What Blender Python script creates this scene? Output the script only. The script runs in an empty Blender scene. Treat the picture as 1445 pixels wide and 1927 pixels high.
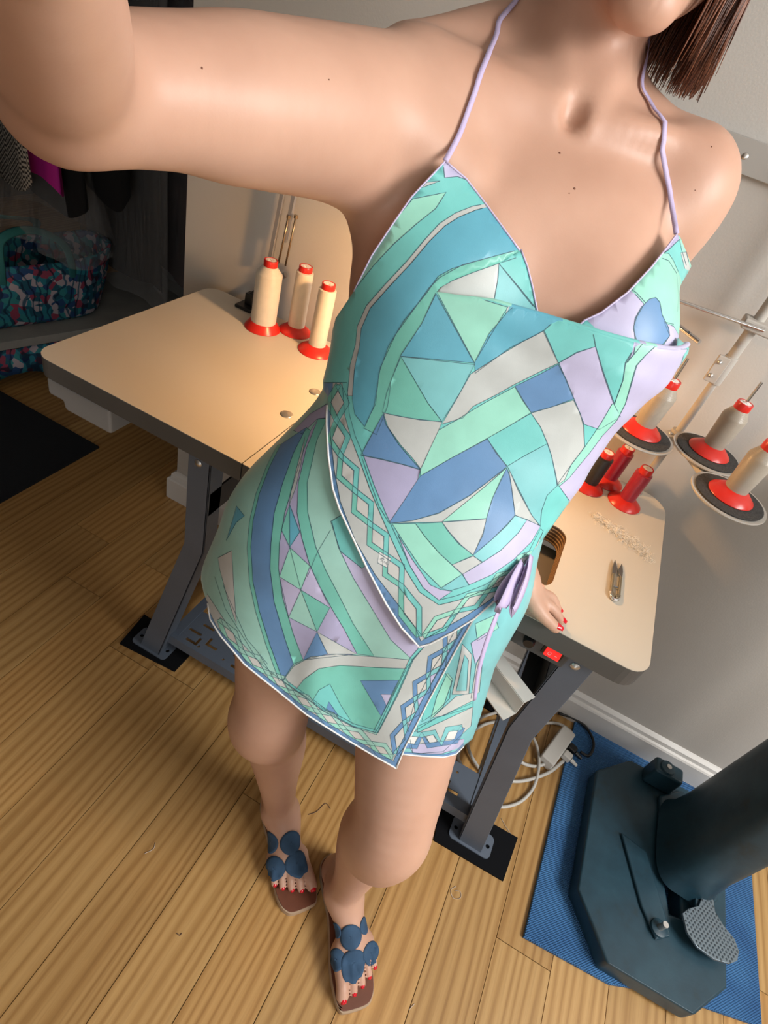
import bpy, bmesh, math, random
import numpy as np
from mathutils import Vector, Matrix
from mathutils.geometry import tessellate_polygon, delaunay_2d_cdt
from mathutils.bvhtree import BVHTree
random.seed(7)
PI = math.pi
SC = bpy.context.scene
COL = SC.collection
# ------------------------------------------------------------------ camera
IMG_W, IMG_H, FPX = 1445, 1927, 1099.27
CAM_P = Vector((0.8464, -0.6618, 1.3887))
CAM_R = (Matrix.Rotation(math.radians(12.569), 3, 'Z') @ Matrix.Rotation(math.radians(49.9728), 3, 'X')
         @ Matrix.Rotation(math.radians(19.4299), 3, 'Z'))
cam_d = bpy.data.cameras.new('camera'); cam = bpy.data.objects.new('camera', cam_d); COL.objects.link(cam)
cam.matrix_world = Matrix.Translation(CAM_P) @ CAM_R.to_4x4()
cam_d.sensor_fit = 'VERTICAL'; cam_d.sensor_height = 36; cam_d.sensor_width = 27
cam_d.lens = FPX / IMG_H * 36; cam_d.clip_start = .01; cam_d.clip_end = 50
SC.camera = cam
# ------------------------------------------------------------------ light and exposure
SC.view_settings.view_transform = 'Standard'; SC.view_settings.look = 'None'
SC.view_settings.gamma = 1; SC.view_settings.use_curve_mapping = False
SC.view_settings.exposure = -0.22
world = bpy.data.worlds.new('world'); SC.world = world; world.use_nodes = True
world.node_tree.nodes['Background'].inputs[0].default_value = (.75, .85, 1, 1)
world.node_tree.nodes['Background'].inputs[1].default_value = 0.25
def area_light(name, loc, target, sx, sy, power, colr):
    d = bpy.data.lights.new(name, 'AREA'); d.shape = 'RECTANGLE'; d.size = sx; d.size_y = sy; d.energy = power; d.color = colr
    o = bpy.data.objects.new(name, d); COL.objects.link(o); o.location = loc
    o.rotation_euler = (Vector(target) - Vector(loc)).to_track_quat('-Z', 'Y').to_euler()
    return o
# daylight entering by the window in the right-hand wall, and by the wider window behind the camera
WIN_R = area_light('window_daylight', (2.74, -0.50, 1.95), (0.7, -0.15, .6), 1.1, .8, 80, (1, .985, .96))
WIN_F = area_light('front_window_daylight', (2.05, -2.9, 1.05), (0.8, -.2, 1.1), 1.3, 1.6, 18, (.95, .98, 1))
# ------------------------------------------------------------------ pixel helpers (a photo point on a known plane)
def ray(x, y):
    return CAM_R @ Vector(((x - IMG_W / 2) / FPX, -(y - IMG_H / 2) / FPX, -1))
def at_z(x, y, z):
    d = ray(x, y); return CAM_P + d * ((z - CAM_P.z) / d.z)
def at_y(x, y, v):
    d = ray(x, y); return CAM_P + d * ((v - CAM_P.y) / d.y)
def at_t(x, y, t):
    return CAM_P + ray(x, y) * t
# ------------------------------------------------------------------ materials
MATS = {}
def mat(name, col=(.5, .5, .5), rough=.5, metal=0., var=0., scale=20., bump=0., bscale=200., emit=0., **kw):
    if name in MATS: return MATS[name]
    m = bpy.data.materials.new(name); m.use_nodes = True; nt = m.node_tree; b = nt.nodes['Principled BSDF']
    b.inputs['Base Color'].default_value = (*col, 1); b.inputs['Roughness'].default_value = rough; b.inputs['Metallic'].default_value = metal
    for k, v in kw.items(): b.inputs[k.replace('_', ' ')].default_value = v
    if emit:
        b.inputs['Emission Color'].default_value = (*col, 1); b.inputs['Emission Strength'].default_value = emit
    if var or bump:
        tc = nt.nodes.new('ShaderNodeTexCoord')
    if var:
        n = nt.nodes.new('ShaderNodeTexNoise'); n.inputs['Scale'].default_value = scale; n.inputs['Detail'].default_value = 4
        nt.links.new(tc.outputs['Object'], n.inputs['Vector'])
        r = nt.nodes.new('ShaderNodeValToRGB'); e = r.color_ramp.elements
        e[0].position = .3; e[1].position = .7
        e[0].color = (*[max(0, c * (1 - var)) for c in col], 1); e[1].color = (*[min(1, c * (1 + var)) for c in col], 1)
        nt.links.new(n.outputs['Fac'], r.inputs[0]); nt.links.new(r.outputs[0], b.inputs['Base Color'])
    if bump:
        n2 = nt.nodes.new('ShaderNodeTexNoise'); n2.inputs['Scale'].default_value = bscale; n2.inputs['Detail'].default_value = 3
        nt.links.new(tc.outputs['Object'], n2.inputs['Vector'])
        bp = nt.nodes.new('ShaderNodeBump'); bp.inputs['Strength'].default_value = bump; bp.inputs['Distance'].default_value = .002
        nt.links.new(n2.outputs['Fac'], bp.inputs['Height']); nt.links.new(bp.outputs[0], b.inputs['Normal'])
    MATS[name] = m
    return m
def node_mat(name, rough=.5):
    m = bpy.data.materials.new(name); m.use_nodes = True; nt = m.node_tree
    b = nt.nodes['Principled BSDF']; b.inputs['Roughness'].default_value = rough
    MATS[name] = m
    def N(t, **kw):
        n = nt.nodes.new('ShaderNode' + t)
        for k, v in kw.items():
            if k in n.inputs.keys(): n.inputs[k].default_value = v
            else: setattr(n, k, v)
        return n
    return m, nt, b, N, nt.links.new
def ramp(nt, stops):
    r = nt.nodes.new('ShaderNodeValToRGB'); e = r.color_ramp.elements
    while len(e) < len(stops): e.new(.5)
    for i, (p, c) in enumerate(stops): e[i].position = p; e[i].color = (*c, 1)
    return r
# oak floor boards: grain runs along each board, every board with its own tint
m, nt, b, N, L = node_mat('oak_boards', .38)
geo = N('NewGeometry'); oi = N('ObjectInfo'); cmb = N('CombineXYZ'); ml = N('Math', operation='MULTIPLY'); ml.inputs[1].default_value = 37
L(oi.outputs['Random'], ml.inputs[0]); L(ml.outputs[0], cmb.inputs[0]); L(ml.outputs[0], cmb.inputs[1])
ad = N('VectorMath', operation='ADD'); L(geo.outputs['Position'], ad.inputs[0]); L(cmb.outputs[0], ad.inputs[1])
mp = N('Mapping'); mp.inputs['Scale'].default_value = (7, .55, 1); L(ad.outputs[0], mp.inputs['Vector'])
warp = N('TexNoise', Scale=1.6, Detail=2); L(mp.outputs[0], warp.inputs['Vector'])
wv = N('TexWave', Scale=2.0, Distortion=13, Detail=2); wv.inputs['Detail Scale'].default_value = .55; wv.bands_direction = 'X'; wv.wave_profile = 'SIN'
L(mp.outputs[0], wv.inputs['Vector'])
mp2 = N('Mapping'); mp2.inputs['Scale'].default_value = (170, 5, 1); L(ad.outputs[0], mp2.inputs['Vector'])
fine = N('TexNoise', Scale=1, Detail=4, Roughness=.7); L(mp2.outputs[0], fine.inputs['Vector'])
r1 = ramp(nt, [(0, (.385, .220, .076)), (.16, (.435, .256, .092)), (.4, (.48, .292, .110)), (1, (.53, .335, .136))]); L(wv.outputs['Fac'], r1.inputs[0])
r2 = ramp(nt, [(.3, (.78, .74, .70)), (.55, (1, 1, 1))]); L(fine.outputs['Fac'], r2.inputs[0])
mx = N('MixRGB', blend_type='MULTIPLY'); mx.inputs[0].default_value = .75; L(r1.outputs[0], mx.inputs[1]); L(r2.outputs[0], mx.inputs[2])
r3 = ramp(nt, [(0, (.78, .70, .60)), (.5, (1, .97, .92)), (1, (1.0, .88, .74))]); L(oi.outputs['Random'], r3.inputs[0])
mx2 = N('MixRGB', blend_type='MULTIPLY'); mx2.inputs[0].default_value = .9; L(mx.outputs[0], mx2.inputs[1]); L(r3.outputs[0], mx2.inputs[2])
L(mx2.outputs[0], b.inputs['Base Color'])
bp = N('Bump', Strength=.12, Distance=.001); L(fine.outputs['Fac'], bp.inputs['Height']); L(bp.outputs[0], b.inputs['Normal'])
# ------------------------------------------------------------------ mesh helpers
class MB:
    """collects shapes; build() links them as ONE mesh object"""
    def __init__(s): s.v = []; s.f = []
    def add(s, v, f, M=None):
        o = len(s.v)
        s.v += [tuple(M @ Vector(q)) if M is not None else tuple(q) for q in v]; s.f += [tuple(i + o for i in q) for q in f]; return s
    def box(s, a, b, M=None):
        (x0, y0, z0), (x1, y1, z1) = a, b
        return s.add([(x0, y0, z0), (x1, y0, z0), (x1, y1, z0), (x0, y1, z0), (x0, y0, z1), (x1, y0, z1), (x1, y1, z1), (x0, y1, z1)],
                     [(0, 3, 2, 1), (4, 5, 6, 7), (0, 1, 5, 4), (1, 2, 6, 5), (2, 3, 7, 6), (3, 0, 4, 7)], M)
    def lathe(s, prof, M=None, n=32):
        """prof: list of (radius, height); closed at both ends when the radius is 0 there"""
        v = []; f = []
        for r, z in prof:
            for k in range(n):
                a = 2 * PI * k / n; v.append((r * math.cos(a), r * math.sin(a), z))
        for i in range(len(prof) - 1):
            for k in range(n):
                k2 = (k + 1) % n; f.append((i * n + k, i * n + k2, (i + 1) * n + k2, (i + 1) * n + k))
        f.append(tuple(range(n - 1, -1, -1))); o = (len(prof) - 1) * n; f.append(tuple(range(o, o + n)))
        return s.add(v, f, M)
    def rod(s, p0, p1, r0, r1=None, n=16):
        p0, p1 = Vector(p0), Vector(p1); d = p1 - p0; r1 = r0 if r1 is None else r1
        M = Matrix.Translation(p0) @ d.to_track_quat('Z', 'Y').to_matrix().to_4x4()
        return s.lathe([(r0, 0), (r1, d.length)], M, n)
    def tube(s, pts, r, n=10, closed=False, flat=None):
        pts = [Vector(q) for q in pts]; k = len(pts); v = []; f = []
        up = Vector((0, 0, 1)); prev = None
        for i, q in enumerate(pts):
            t = (pts[(i + 1) % k] - pts[i - 1]) if closed or 0 < i < k - 1 else (pts[1] - pts[0] if i == 0 else pts[-1] - pts[-2])
            t.normalize()
            if prev is None:
                a = t.cross(up); a = t.cross(Vector((1, 0, 0))) if a.length < 1e-3 else a
            else: a = prev - t * prev.dot(t)
            a.normalize(); prev = a; bb = t.cross(a)
            rr = r[i] if isinstance(r, (list, tuple)) else r
            for j in range(n):
                w = 2 * PI * j / n; v.append(q + (a * math.cos(w) + bb * math.sin(w) * (flat or 1)) * rr)
        for i in range(k if closed else k - 1):
            i2 = (i + 1) % k
            for j in range(n):
                j2 = (j + 1) % n; f.append((i * n + j, i * n + j2, i2 * n + j2, i2 * n + j))
        if not closed: f.append(tuple(range(n - 1, -1, -1))); f.append(tuple(range((k - 1) * n, k * n)))
        return s.add(v, f)
    def prism(s, poly, z0, z1, holes=(), M=None):
        """2-D outline with holes, extruded from z0 to z1"""
        loops = [list(poly)] + [list(h) for h in holes]
        flat = [q for lp in loops for q in lp]; n = len(flat)
        v = [(x, y, z0) for x, y in flat] + [(x, y, z1) for x, y in flat]; f = []
        for t in tessellate_polygon([[Vector((x, y, 0)) for x, y in lp] for lp in loops]):
            a, b_, c = (flat[i] for i in t)
            if (b_[0] - a[0]) * (c[1] - a[1]) - (b_[1] - a[1]) * (c[0] - a[0]) < 0: t = t[::-1]
            f.append(tuple(i + n for i in t)); f.append(tuple(t[::-1]))
        o = 0
        for li, lp in enumerate(loops):
            ar = sum(lp[i - 1][0] * lp[i][1] - lp[i][0] * lp[i - 1][1] for i in range(len(lp)))
            for i in range(len(lp)):
                j = (i + 1) % len(lp); q = (o + i, o + j, n + o + j, n + o + i)
                f.append(q if (ar > 0) == (li == 0) else q[::-1])
            o += len(lp)
        return s.add(v, f, M)
    def build(s, name, m=None, parent=None, smooth=False, bevel=0., seg=2, auto=None):
        me = bpy.data.meshes.new(name); me.from_pydata([tuple(q) for q in s.v], [], s.f); me.validate(); me.update()
        o = bpy.data.objects.new(name, me); COL.objects.link(o)
        if m is not None: me.materials.append(MATS[m] if isinstance(m, str) else m)
        if smooth or auto is not None:
            me.polygons.foreach_set('use_smooth', [True] * len(me.polygons))
            if auto is not None: me.set_sharp_from_angle(angle=math.radians(auto))
        if bevel:
            bm = o.modifiers.new('bevel', 'BEVEL'); bm.width = bevel; bm.segments = seg; bm.limit_method = 'ANGLE'; bm.angle_limit = math.radians(40)
            me.polygons.foreach_set('use_smooth', [True] * len(me.polygons)); bm.harden_normals = True
        if parent is not None: o.parent = parent
        return o
def rrect(x0, y0, x1, y1, r, n=6):
    rs = r if isinstance(r, (list, tuple)) else [r] * 4; out = []
    for (cx, cy, a0), q in zip(((x1, y0, -90), (x1, y1, 0), (x0, y1, 90), (x0, y0, 180)), (rs[1], rs[2], rs[3], rs[0])):
        sx = -1 if cx == x1 else 1; sy = -1 if cy == y1 else 1
        for k in range(n + 1):
            a = math.radians(a0 + 90 * k / n); out.append((cx + sx * q + q * math.cos(a), cy + sy * q + q * math.sin(a)))
    return out
def circ(x, y, r, n=12): return [(x + r * math.cos(2 * PI * k / n), y + r * math.sin(2 * PI * k / n)) for k in range(n)]
def spline(pts, per=8):
    """Catmull-Rom through the points"""
    P = [Vector(q) for q in pts]; P = [P[0] * 2 - P[1]] + P + [P[-1] * 2 - P[-2]]; out = []
    for i in range(1, len(P) - 2):
        a, b_, c, d = P[i - 1:i + 3]
        for k in range(per):
            t = k / per
            out.append(.5 * ((2 * b_) + (c - a) * t + (2 * a - 5 * b_ + 4 * c - d) * t * t + (3 * b_ - a - 3 * c + d) * t ** 3))
    out.append(P[-2]); return out
def tag(o, label=None, cat=None, group=None, kind=None):
    if label: o['label'] = label
    if cat: o['category'] = cat
    if group: o['group'] = group
    if kind: o['kind'] = kind
    return o
def thing(name, label, cat, loc=(0, 0, 0), rz=0, group=None):
    o = bpy.data.objects.new(name, None); o.empty_display_size = .05; COL.objects.link(o); o.location = loc; o.rotation_euler = (0, 0, rz)
    return tag(o, label, cat, group)
def dup(root, loc, label, rz=None, group=None):
    r = root.copy(); COL.objects.link(r); r.location = loc; r['label'] = label
    if rz is not None: r.rotation_euler = (0, 0, rz)
    if group: r['group'] = group
    for ch in list(root.children):
        c = ch.copy(); COL.objects.link(c); c.parent = r
        for g in ch.children:
            d = g.copy(); COL.objects.link(d); d.parent = c
    return r
# ------------------------------------------------------------------ the room
WALL_Y = .534
mat('wall_paint', (.47, .445, .41), .85, var=.03, scale=3, bump=.15, bscale=260)
mat('ceiling_paint', (.75, .74, .72), .9)
mat('trim_paint', (.66, .64, .61), .5, var=.03, scale=8)
mat('subfloor', (.05, .03, .02), .9)
mat('hall_paint_shaded', (.10, .095, .09), .9)  # wall paint darkened: the unlit hall's shade is put into the colour
tag(MB().box((-2.4, -3, -.06), (2.8, 2.6, -.0225)).build('floor', 'subfloor'), kind='structure')
FLOOR = bpy.data.objects['floor']
PW, SEAM = .1247, .637
pm = MB().box((-.5, -.5, -1), (.5, .5, 0)).build('plank', 'oak_boards', FLOOR, bevel=0).data
first = bpy.data.objects['plank']
cuts = {0: -.137, 5: -.105, -3: .006, -7: .247, -6: .0875}
def plank(x0, x1, y0, y1):
    global first
    o = first if first is not None else bpy.data.objects.new('plank', pm)
    if first is None: COL.objects.link(o); o.parent = FLOOR
    first = None
    g = .0007
    o.location = ((x0 + x1) / 2, (y0 + y1) / 2, random.uniform(-.0003, 0)); o.scale = (x1 - x0 - 2 * g, y1 - y0 - 2 * g, .022)
for k in range(-25, 18):
    x0 = SEAM + PW * k; x1 = x0 + PW
    x0 = max(x0, -2.4)
    ys = []; y = cuts[k] if k in cuts else -.6 + random.uniform(-.9, .9)
    yy = y
    while yy > -3: ys.append(yy); yy -= random.uniform(1.1, 1.9)
    yy = y + random.uniform(1.1, 1.9)
    while yy < 2.6: ys.append(yy); yy += random.uniform(1.1, 1.9)
    if k in (-1, 1, 2, 3, 4): ys = [q for q in ys if not -.6 < q < .5]
    ys = [-3] + sorted(q for q in ys if -2.9 < q < 2.5) + [2.6]
    for a, c in zip(ys[:-1], ys[1:]): plank(x0, min(x1, 2.8), a, c)
def wall(name, a, b_, m='wall_paint'):
    return tag(MB().box(a, b_).build(name, m), kind='structure')
wall('wall_back', (-.107, WALL_Y, -.05), (2.8, WALL_Y + .12, 2.55))
wall('wall_hall_side', (-.107, WALL_Y + .12, -.05), (-.0, 2.6, 2.55), 'hall_paint_shaded')
wall('wall_left', (-2.46, -3, -.05), (-2.4, 2.66, 2.55), 'hall_paint_shaded')
wall('wall_hall_back', (-2.4, 2.6, -.05), (-.107, 2.66, 2.55), 'hall_paint_shaded')
# right wall and front wall, each with a window opening
w = MB()
for a, b_ in (((2.8, -3, -.05), (2.88, 2.66, 1.5)), ((2.8, -3, 2.4), (2.88, 2.66, 2.55)), ((2.8, -3, 1.5), (2.88, -1.15, 2.4)), ((2.8, .15, 1.5), (2.88, 2.66, 2.4))): w.box(a, b_)
tag(w.build('wall_right', 'wall_paint'), kind='structure')
w = MB()
for a, b_ in (((-2.4, -3.08, -.05), (2.8, -3, .2)), ((-2.4, -3.08, 1.95), (2.8, -3, 2.55)), ((-2.4, -3.08, .2), (1.3, -3, 1.95)), ((2.75, -3.08, .2), (2.8, -3, 1.95))): w.box(a, b_)
tag(w.build('wall_front', 'wall_paint'), kind='structure')
def window(name, M, wd, ht):
    w = MB(); t = .05
    w.box((0, 0, 0), (wd, .06, t), M); w.box((0, 0, ht - t), (wd, .06, ht), M); w.box((0, 0, 0), (t, .06, ht), M); w.box((wd - t, 0, 0), (wd, .06, ht), M)
    w.box((wd / 2 - .02, 0, t), (wd / 2 + .02, .05, ht - t), M)
    return tag(w.build(name, 'trim_paint'), kind='structure')
window('window_1', Matrix.Translation((2.88, -1.15, 1.5)) @ Matrix.Rotation(PI / 2, 4, 'Z'), 1.3, .9)
window('window_2', Matrix.Translation((1.3, -3.07, .2)), 1.45, 1.75)
tag(MB().box((-2.46, -3.08, 2.55), (2.88, 2.66, 2.6)).build('ceiling', 'ceiling_paint'), kind='structure')
# baseboard along the back wall, returning round its free end
prof = [(0, 0), (-.022, 0), (-.022, .078), (-.019, .083), (-.013, .086), (-.012, .098), (-.005, .104), (0, .106)]
bb = MB(); v = []; f = []; n = len(prof)
for x, k in ((2.8, 0), (-.107, 1)):
    for d, z in prof: v.append((x + (d if k else 0), WALL_Y + d, z))
for d, z in prof: v.append((-.107 + d, WALL_Y + .12, z))
for s_ in range(2):
    for i in range(n - 1): f.append((s_ * n + i, s_ * n + i + 1, s_ * n + n + i + 1, s_ * n + n + i))
bb.add(v, [q[::-1] for q in f]); tag(bb.build('baseboard_back', 'trim_paint'), kind='structure')
# grey strip screwed to the wall behind the shoulder
mat('strip_paint', (.34, .325, .30), .6)
t = thing('wall_rail', 'grey screwed strip running along the wall behind her shoulder', 'rail', (.74, WALL_Y - .012, 1.325))
MB().box((0, 0, 0), (1.9, .0125, .045)).build('strip', 'strip_paint', t, bevel=.001)
mat('screw_steel', (.62, .60, .57), .35, .9)
for x in (.02, .192, .8, 1.4): MB().lathe([(0, 0), (.0048, .0), (.0045, .0006), (0, .0009)], Matrix.Translation((x, -.0003, .0225)) @ Matrix.Rotation(PI / 2, 4, 'X'), 14).build('screw', 'screw_steel', t, smooth=True)
# ------------------------------------------------------------------ sewing table
TOP = .77
m, nt, b, N, L = node_mat('laminate', .42)
b.inputs['Base Color'].default_value = (.53, .485, .41, 1)
mat('edge_band', (.085, .083, .08), .55, var=.08, scale=6)
mat('plywood', (.36, .22, .11), .7)
m, nt, b, N, L = node_mat('plywood_edge', .7)
tc = N('TexCoord'); sp = N('SeparateXYZ'); L(tc.outputs['Object'], sp.inputs[0])
mm = N('Math', operation='MULTIPLY'); mm.inputs[1].default_value = 900; L(sp.outputs[2], mm.inputs[0])
sn = N('Math', operation='SINE'); L(mm.outputs[0], sn.inputs[0])
r = ramp(nt, [(.35, (.10, .05, .025)), (.6, (.50, .31, .15))]); L(sn.outputs[0], r.inputs[0]); L(r.outputs[0], b.inputs['Base Color'])
mat('steel_button', (.62, .58, .50), .3, .95)
mat('frame_steel', (.10, .125, .165), .45, var=.08, scale=10, bump=.1)
mat('rubber', (.005, .0055, .007), .95, Specular_IOR_Level=.15)
mat('dark_metal', (.03, .031, .034), .5)
TL, TW, SX = 1.1496, .5035, .4465
table = thing('sewing_table', 'cream laminate sewing machine table on blue-grey steel legs', 'table', (0, 0, 0))
def top_panel(name, outline, holes=()):
    p = MB().prism(outline, TOP - .0385, TOP - .0012, holes).build(name, 'edge_band', table)
    MB().prism([(x, y) for x, y in outline], TOP - .0012, TOP, holes).build('laminate_sheet', 'laminate', p)
    return p
top_panel('table_leaf', rrect(0, 0, SX - .001, TW, [.034, .001, .001, .034]))
HOLE = rrect(.47, .075, .979, .243, .026)
top_panel('table_leaf', rrect(SX + .001, 0, TL, TW, [.001, .034, .05, .001]), [HOLE])
# plywood lining of the machine cut-out and the grey pan under it
MB().prism(rrect(.4695, .0745, .9795, .2435, .0265), TOP - .038, TOP - .0016, [rrect(.4708, .0758, .9782, .2422, .0252)]).build('cutout_lining', 'plywood_edge', table)
mat('pan_grey', (.155, .14, .125), .5)
MB().box((.46, .065, TOP - .066), (.99, .26, TOP - .062)).build('oil_pan', 'pan_grey', table)
for x, y in ((.421, .176), (.418, .287)):
    MB().lathe([(0, 0), (.0125, 0), (.0125, .0006), (.010, .0014), (0, .0018)], Matrix.Translation((x, y, TOP)), 24).build('leaf_bolt', 'steel_button', table, smooth=True)
def leg(xt, xb, y, s):
    """bent steel leg: upright top, lower half splayed outwards (s = -1 left, +1 right)"""
    wt = .048; wb = .058; yb = y + .042
    g = MB(); zk = .47
    def strip(ya, yb2):
        P = [(xt - wt / 2, ya, .73), (xt + wt / 2, ya, .73), (xt - wt / 2, ya, zk), (xt + wt / 2, ya, zk), (xb - wb / 2, ya, .006), (xb + wb / 2, ya, .006)]
        Q = [(x, yb2, z) for x, _, z in P]
        g.add(P + Q, [(0, 2, 3, 1), (2, 4, 5, 3), (6, 7, 9, 8), (8, 9, 11, 10), (0, 1, 7, 6), (4, 10, 11, 5), (0, 6, 8, 2), (2, 8, 10, 4), (1, 3, 9, 7), (3, 5, 11, 9)])
    strip(y, y + .004)
    # returned flange on the inner edge gives the channel its depth
    i = 1 if s < 0 else 0
    xa = [xt + wt / 2, xt + wt / 2, xb + wb / 2] if s < 0 else [xt - wt / 2, xt - wt / 2, xb - wb / 2]
    d = -.004 if s < 0 else .004
    zz = [.73, zk, .006]; v = []
    for x, z in zip(xa, zz): v += [(x, y, z), (x + d, y, z), (x + d, yb, z), (x, yb, z)]
    f = []
    for k in (0, 4):
        for a in range(4): f.append((k + a, k + (a + 1) % 4, k + 4 + (a + 1) % 4, k + 4 + a))
    f += [(0, 3, 2, 1), (8, 9, 10, 11)]
    g.add(v, f)
    o = g.build('leg', 'frame_steel', table, bevel=.0012)
    MB().prism(rrect(xb - .055, y - .006, xb + .05, y + .05, .012), .006, .0095, [circ(xb - .043, y + .022, .005), circ(xb + .039, y + .022, .005)]).build('foot_plate', 'frame_steel', o)
    for zc in (.712, .692):
        MB().lathe([(0, 0), (.008, 0), (.0075, .0012), (0, .002)], Matrix.Translation((xt - .002, y, zc)) @ Matrix.Rotation(PI / 2, 4, 'X'), 16).build('bolt_head', 'screw_steel', o, smooth=True)
    return o
LY = .03
for xt, xb, s in ((.342, .228, -1), (1.071, 1.148, 1)):
    leg(xt, xb, LY, s); leg(xt, xb, .415, s)
def slotted(name, outline, z0, z1, holes, m='frame_steel'):
    return MB().prism(outline, z0, z1, holes).build(name, m, table)
# side bars: upper diagonal between front and rear legs, lower slotted bar by the floor
for x, s in ((.366, -1), (1.05, 1)):
    MB().box((x - .004, LY + .006, .575), (x, .455, .628)).box((x - .03, LY + .006, .571), (x, .455, .575)).build('side_bar', 'dark_metal', table)
for x in (.272, 1.105):
    hs = [rrect(.11, .03, .19, .045, .007, 3), rrect(.26, .03, .34, .045, .007, 3)]
    M = Matrix.Translation((x, 0, .03)) @ Matrix(((0, 0, 1, 0), (1, 0, 0, 0), (0, 1, 0, 0), (0, 0, 0, 1)))
    g = MB(); g.prism(rrect(LY + .03, .015, .44, .062, .003, 2), -.002, .002, hs, M); g.box((x - .002, LY + .03, .09), (x + .022, .44, .094))
    g.build('foot_bar', 'frame_steel', table)
# perforated treadle plate between the feet
hs = []
for k in range(6):
    x = .30 + k * .135
    hs += [rrect(x, .088, x + .038, .096, .0039, 3), circ(x + .052, .062, .0038), circ(x - .012, .066, .0035)]
    hs += [[(x + .012, .06), (x + .046, .06), (x + .046, .085), (x + .038, .085), (x + .038, .068), (x + .012, .068)]]
    hs += [[(x + .06, .075), (x + .094, .075), (x + .094, .083), (x + .068, .083), (x + .068, .1), (x + .06, .1)]]
    hs += [rrect(x + .02, .118, x + .055, .126, .0039, 3), circ(x + .075, .128, .0035)]
sp_ = slotted('treadle_plate', [(.27, .05), (1.108, .05), (1.108, .15), (.27, .15)], .088, .0915, hs)
MB().box((.27, .047, .058), (1.108, .05, .0915)).box((.27, .15, .058), (1.108, .153, .0915)).build('plate_flange', 'frame_steel', sp_)
# grey box hung under the left leaf
mat('box_grey', (.30, .31, .32), .5)
bx = thing('control_box', 'pale grey plastic box hung under the left end of the table', 'box', (.07, .07, .64))
MB().prism([(-.075, .03), (-.04, .03), (-.036, .012), (.075, .012), (.075, .068), (-.075, .068)], -.2, .045, M=Matrix(((1, 0, 0, 0), (0, 0, -1, 0), (0, 1, 0, 0), (0, 0, 0, 1)))).build('casing', 'box_grey', bx, bevel=.006)
MB().box((-.06, 0, .068), (.06, .15, .0915)).build('bracket', 'dark_metal', bx)
# rubber pads under the feet
def pad(quad, label, bend=0):
    g = MB(); c = sum((Vector((*q, 0)) for q in quad), Vector()) / 4
    t = tag(g.prism([(x - c.x, y - c.y) for x, y in quad], 0.0002, .0058).build('rubber_pad', 'rubber'), label, 'pad', 'black rubber pads under the table feet')
    t.location = c
pad([(.156, .005), (.318, .018), (.318, .10), (.142, .108)], 'square black rubber pad under the left front table foot')
pad([(1.068, .0), (1.243, .004), (1.25, .112), (1.05, .106)], 'square black rubber pad under the right front table foot')
pad([(.15, .40), (.31, .40), (.31, .50), (.15, .50)], 'black rubber pad under the left rear table foot')
pad([(1.07, .40), (1.23, .40), (1.23, .50), (1.07, .50)], 'black rubber pad under the right rear table foot')
# switch box below the front edge
mat('switch_grey', (.06, .066, .072), .45); mat('black_plastic', (.008, .008, .009), .35)
mat('red_rocker', (.75, .015, .012), .25, emit=1.1); mat('white_print', (.8, .8, .78), .5)
sw = thing('switch_box', 'dark grey switch box with lit red rocker under table edge', 'switch', (1.008, .024, .728))
MB().box((-.047, 0, -.05), (.045, .09, .003)).build('housing', 'switch_grey', sw, bevel=.003)
MB().lathe([(0, 0), (.009, 0), (.010, .004), (.0095, .013), (.008, .016), (0, .016)], Matrix.Translation((-.022, .001, -.021)) @ Matrix.Rotation(PI / 2, 4, 'X'), 20).build('fuse_cap', 'black_plastic', sw, auto=40)
MB().box((.002, -.002, -.036), (.036, .001, -.006)).build('rocker_frame', 'black_plastic', sw, bevel=.001)
rk = MB().add([(.007, -.003, -.033), (.032, -.003, -.033), (.032, -.007, -.033), (.007, -.007, -.033), (.007, -.001, -.009), (.032, -.001, -.009), (.032, -.0035, -.021), (.007, -.0035, -.021)],
              [(3, 2, 6, 7), (7, 6, 5, 4), (0, 1, 2, 3), (0, 3, 7, 4), (1, 5, 6, 2), (0, 4, 5, 1)]).build('rocker', 'red_rocker', sw)
g = MB()
g.tube([(.0145 + .0025 * math.cos(a), -.0062, -.0255 + .0035 * math.sin(a)) for a in [k * PI / 7 for k in range(14)]], .0004, 5, closed=True); g.rod((.022, -.0062, -.0255), (.027, -.0062, -.0255), .0004, n=5)
g.build('on_off_mark', 'white_print', rk)
# cream steel channel sloping away under the table
mat('cream_steel', (.66, .65, .61), .4)
A = at_z(986, 1323, .61); B0 = at_z(911, 1224, .61); d = (A - B0).normalized(); S0 = A - d * .42
nrm = Vector((-d.y, d.x, 0))
if nrm.y < 0: nrm = -nrm
Z = Vector((0, 0, 1)); prof3 = [nrm * .026, Vector(), Z * -.034, Z * -.034 - nrm * .03]
g = MB()
for i in range(3):
    a, c = prof3[i], prof3[i + 1]; q = (c - a).normalized(); th = q.cross(d).normalized() * .0012
    vs = []
    for base in (S0, A):
        for off in (a, c):
            for sgn in (-1, 1): vs.append(base + off + th * sgn)
    g.add(vs, [(0, 1, 3, 2), (4, 6, 7, 5), (0, 4, 5, 1), (2, 3, 7, 6), (0, 2, 6, 4), (1, 5, 7, 3)])
ch = g.build('metal_channel', 'cream_steel'); tag(ch, 'bent cream sheet steel channel under the right of the table', 'channel')
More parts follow.
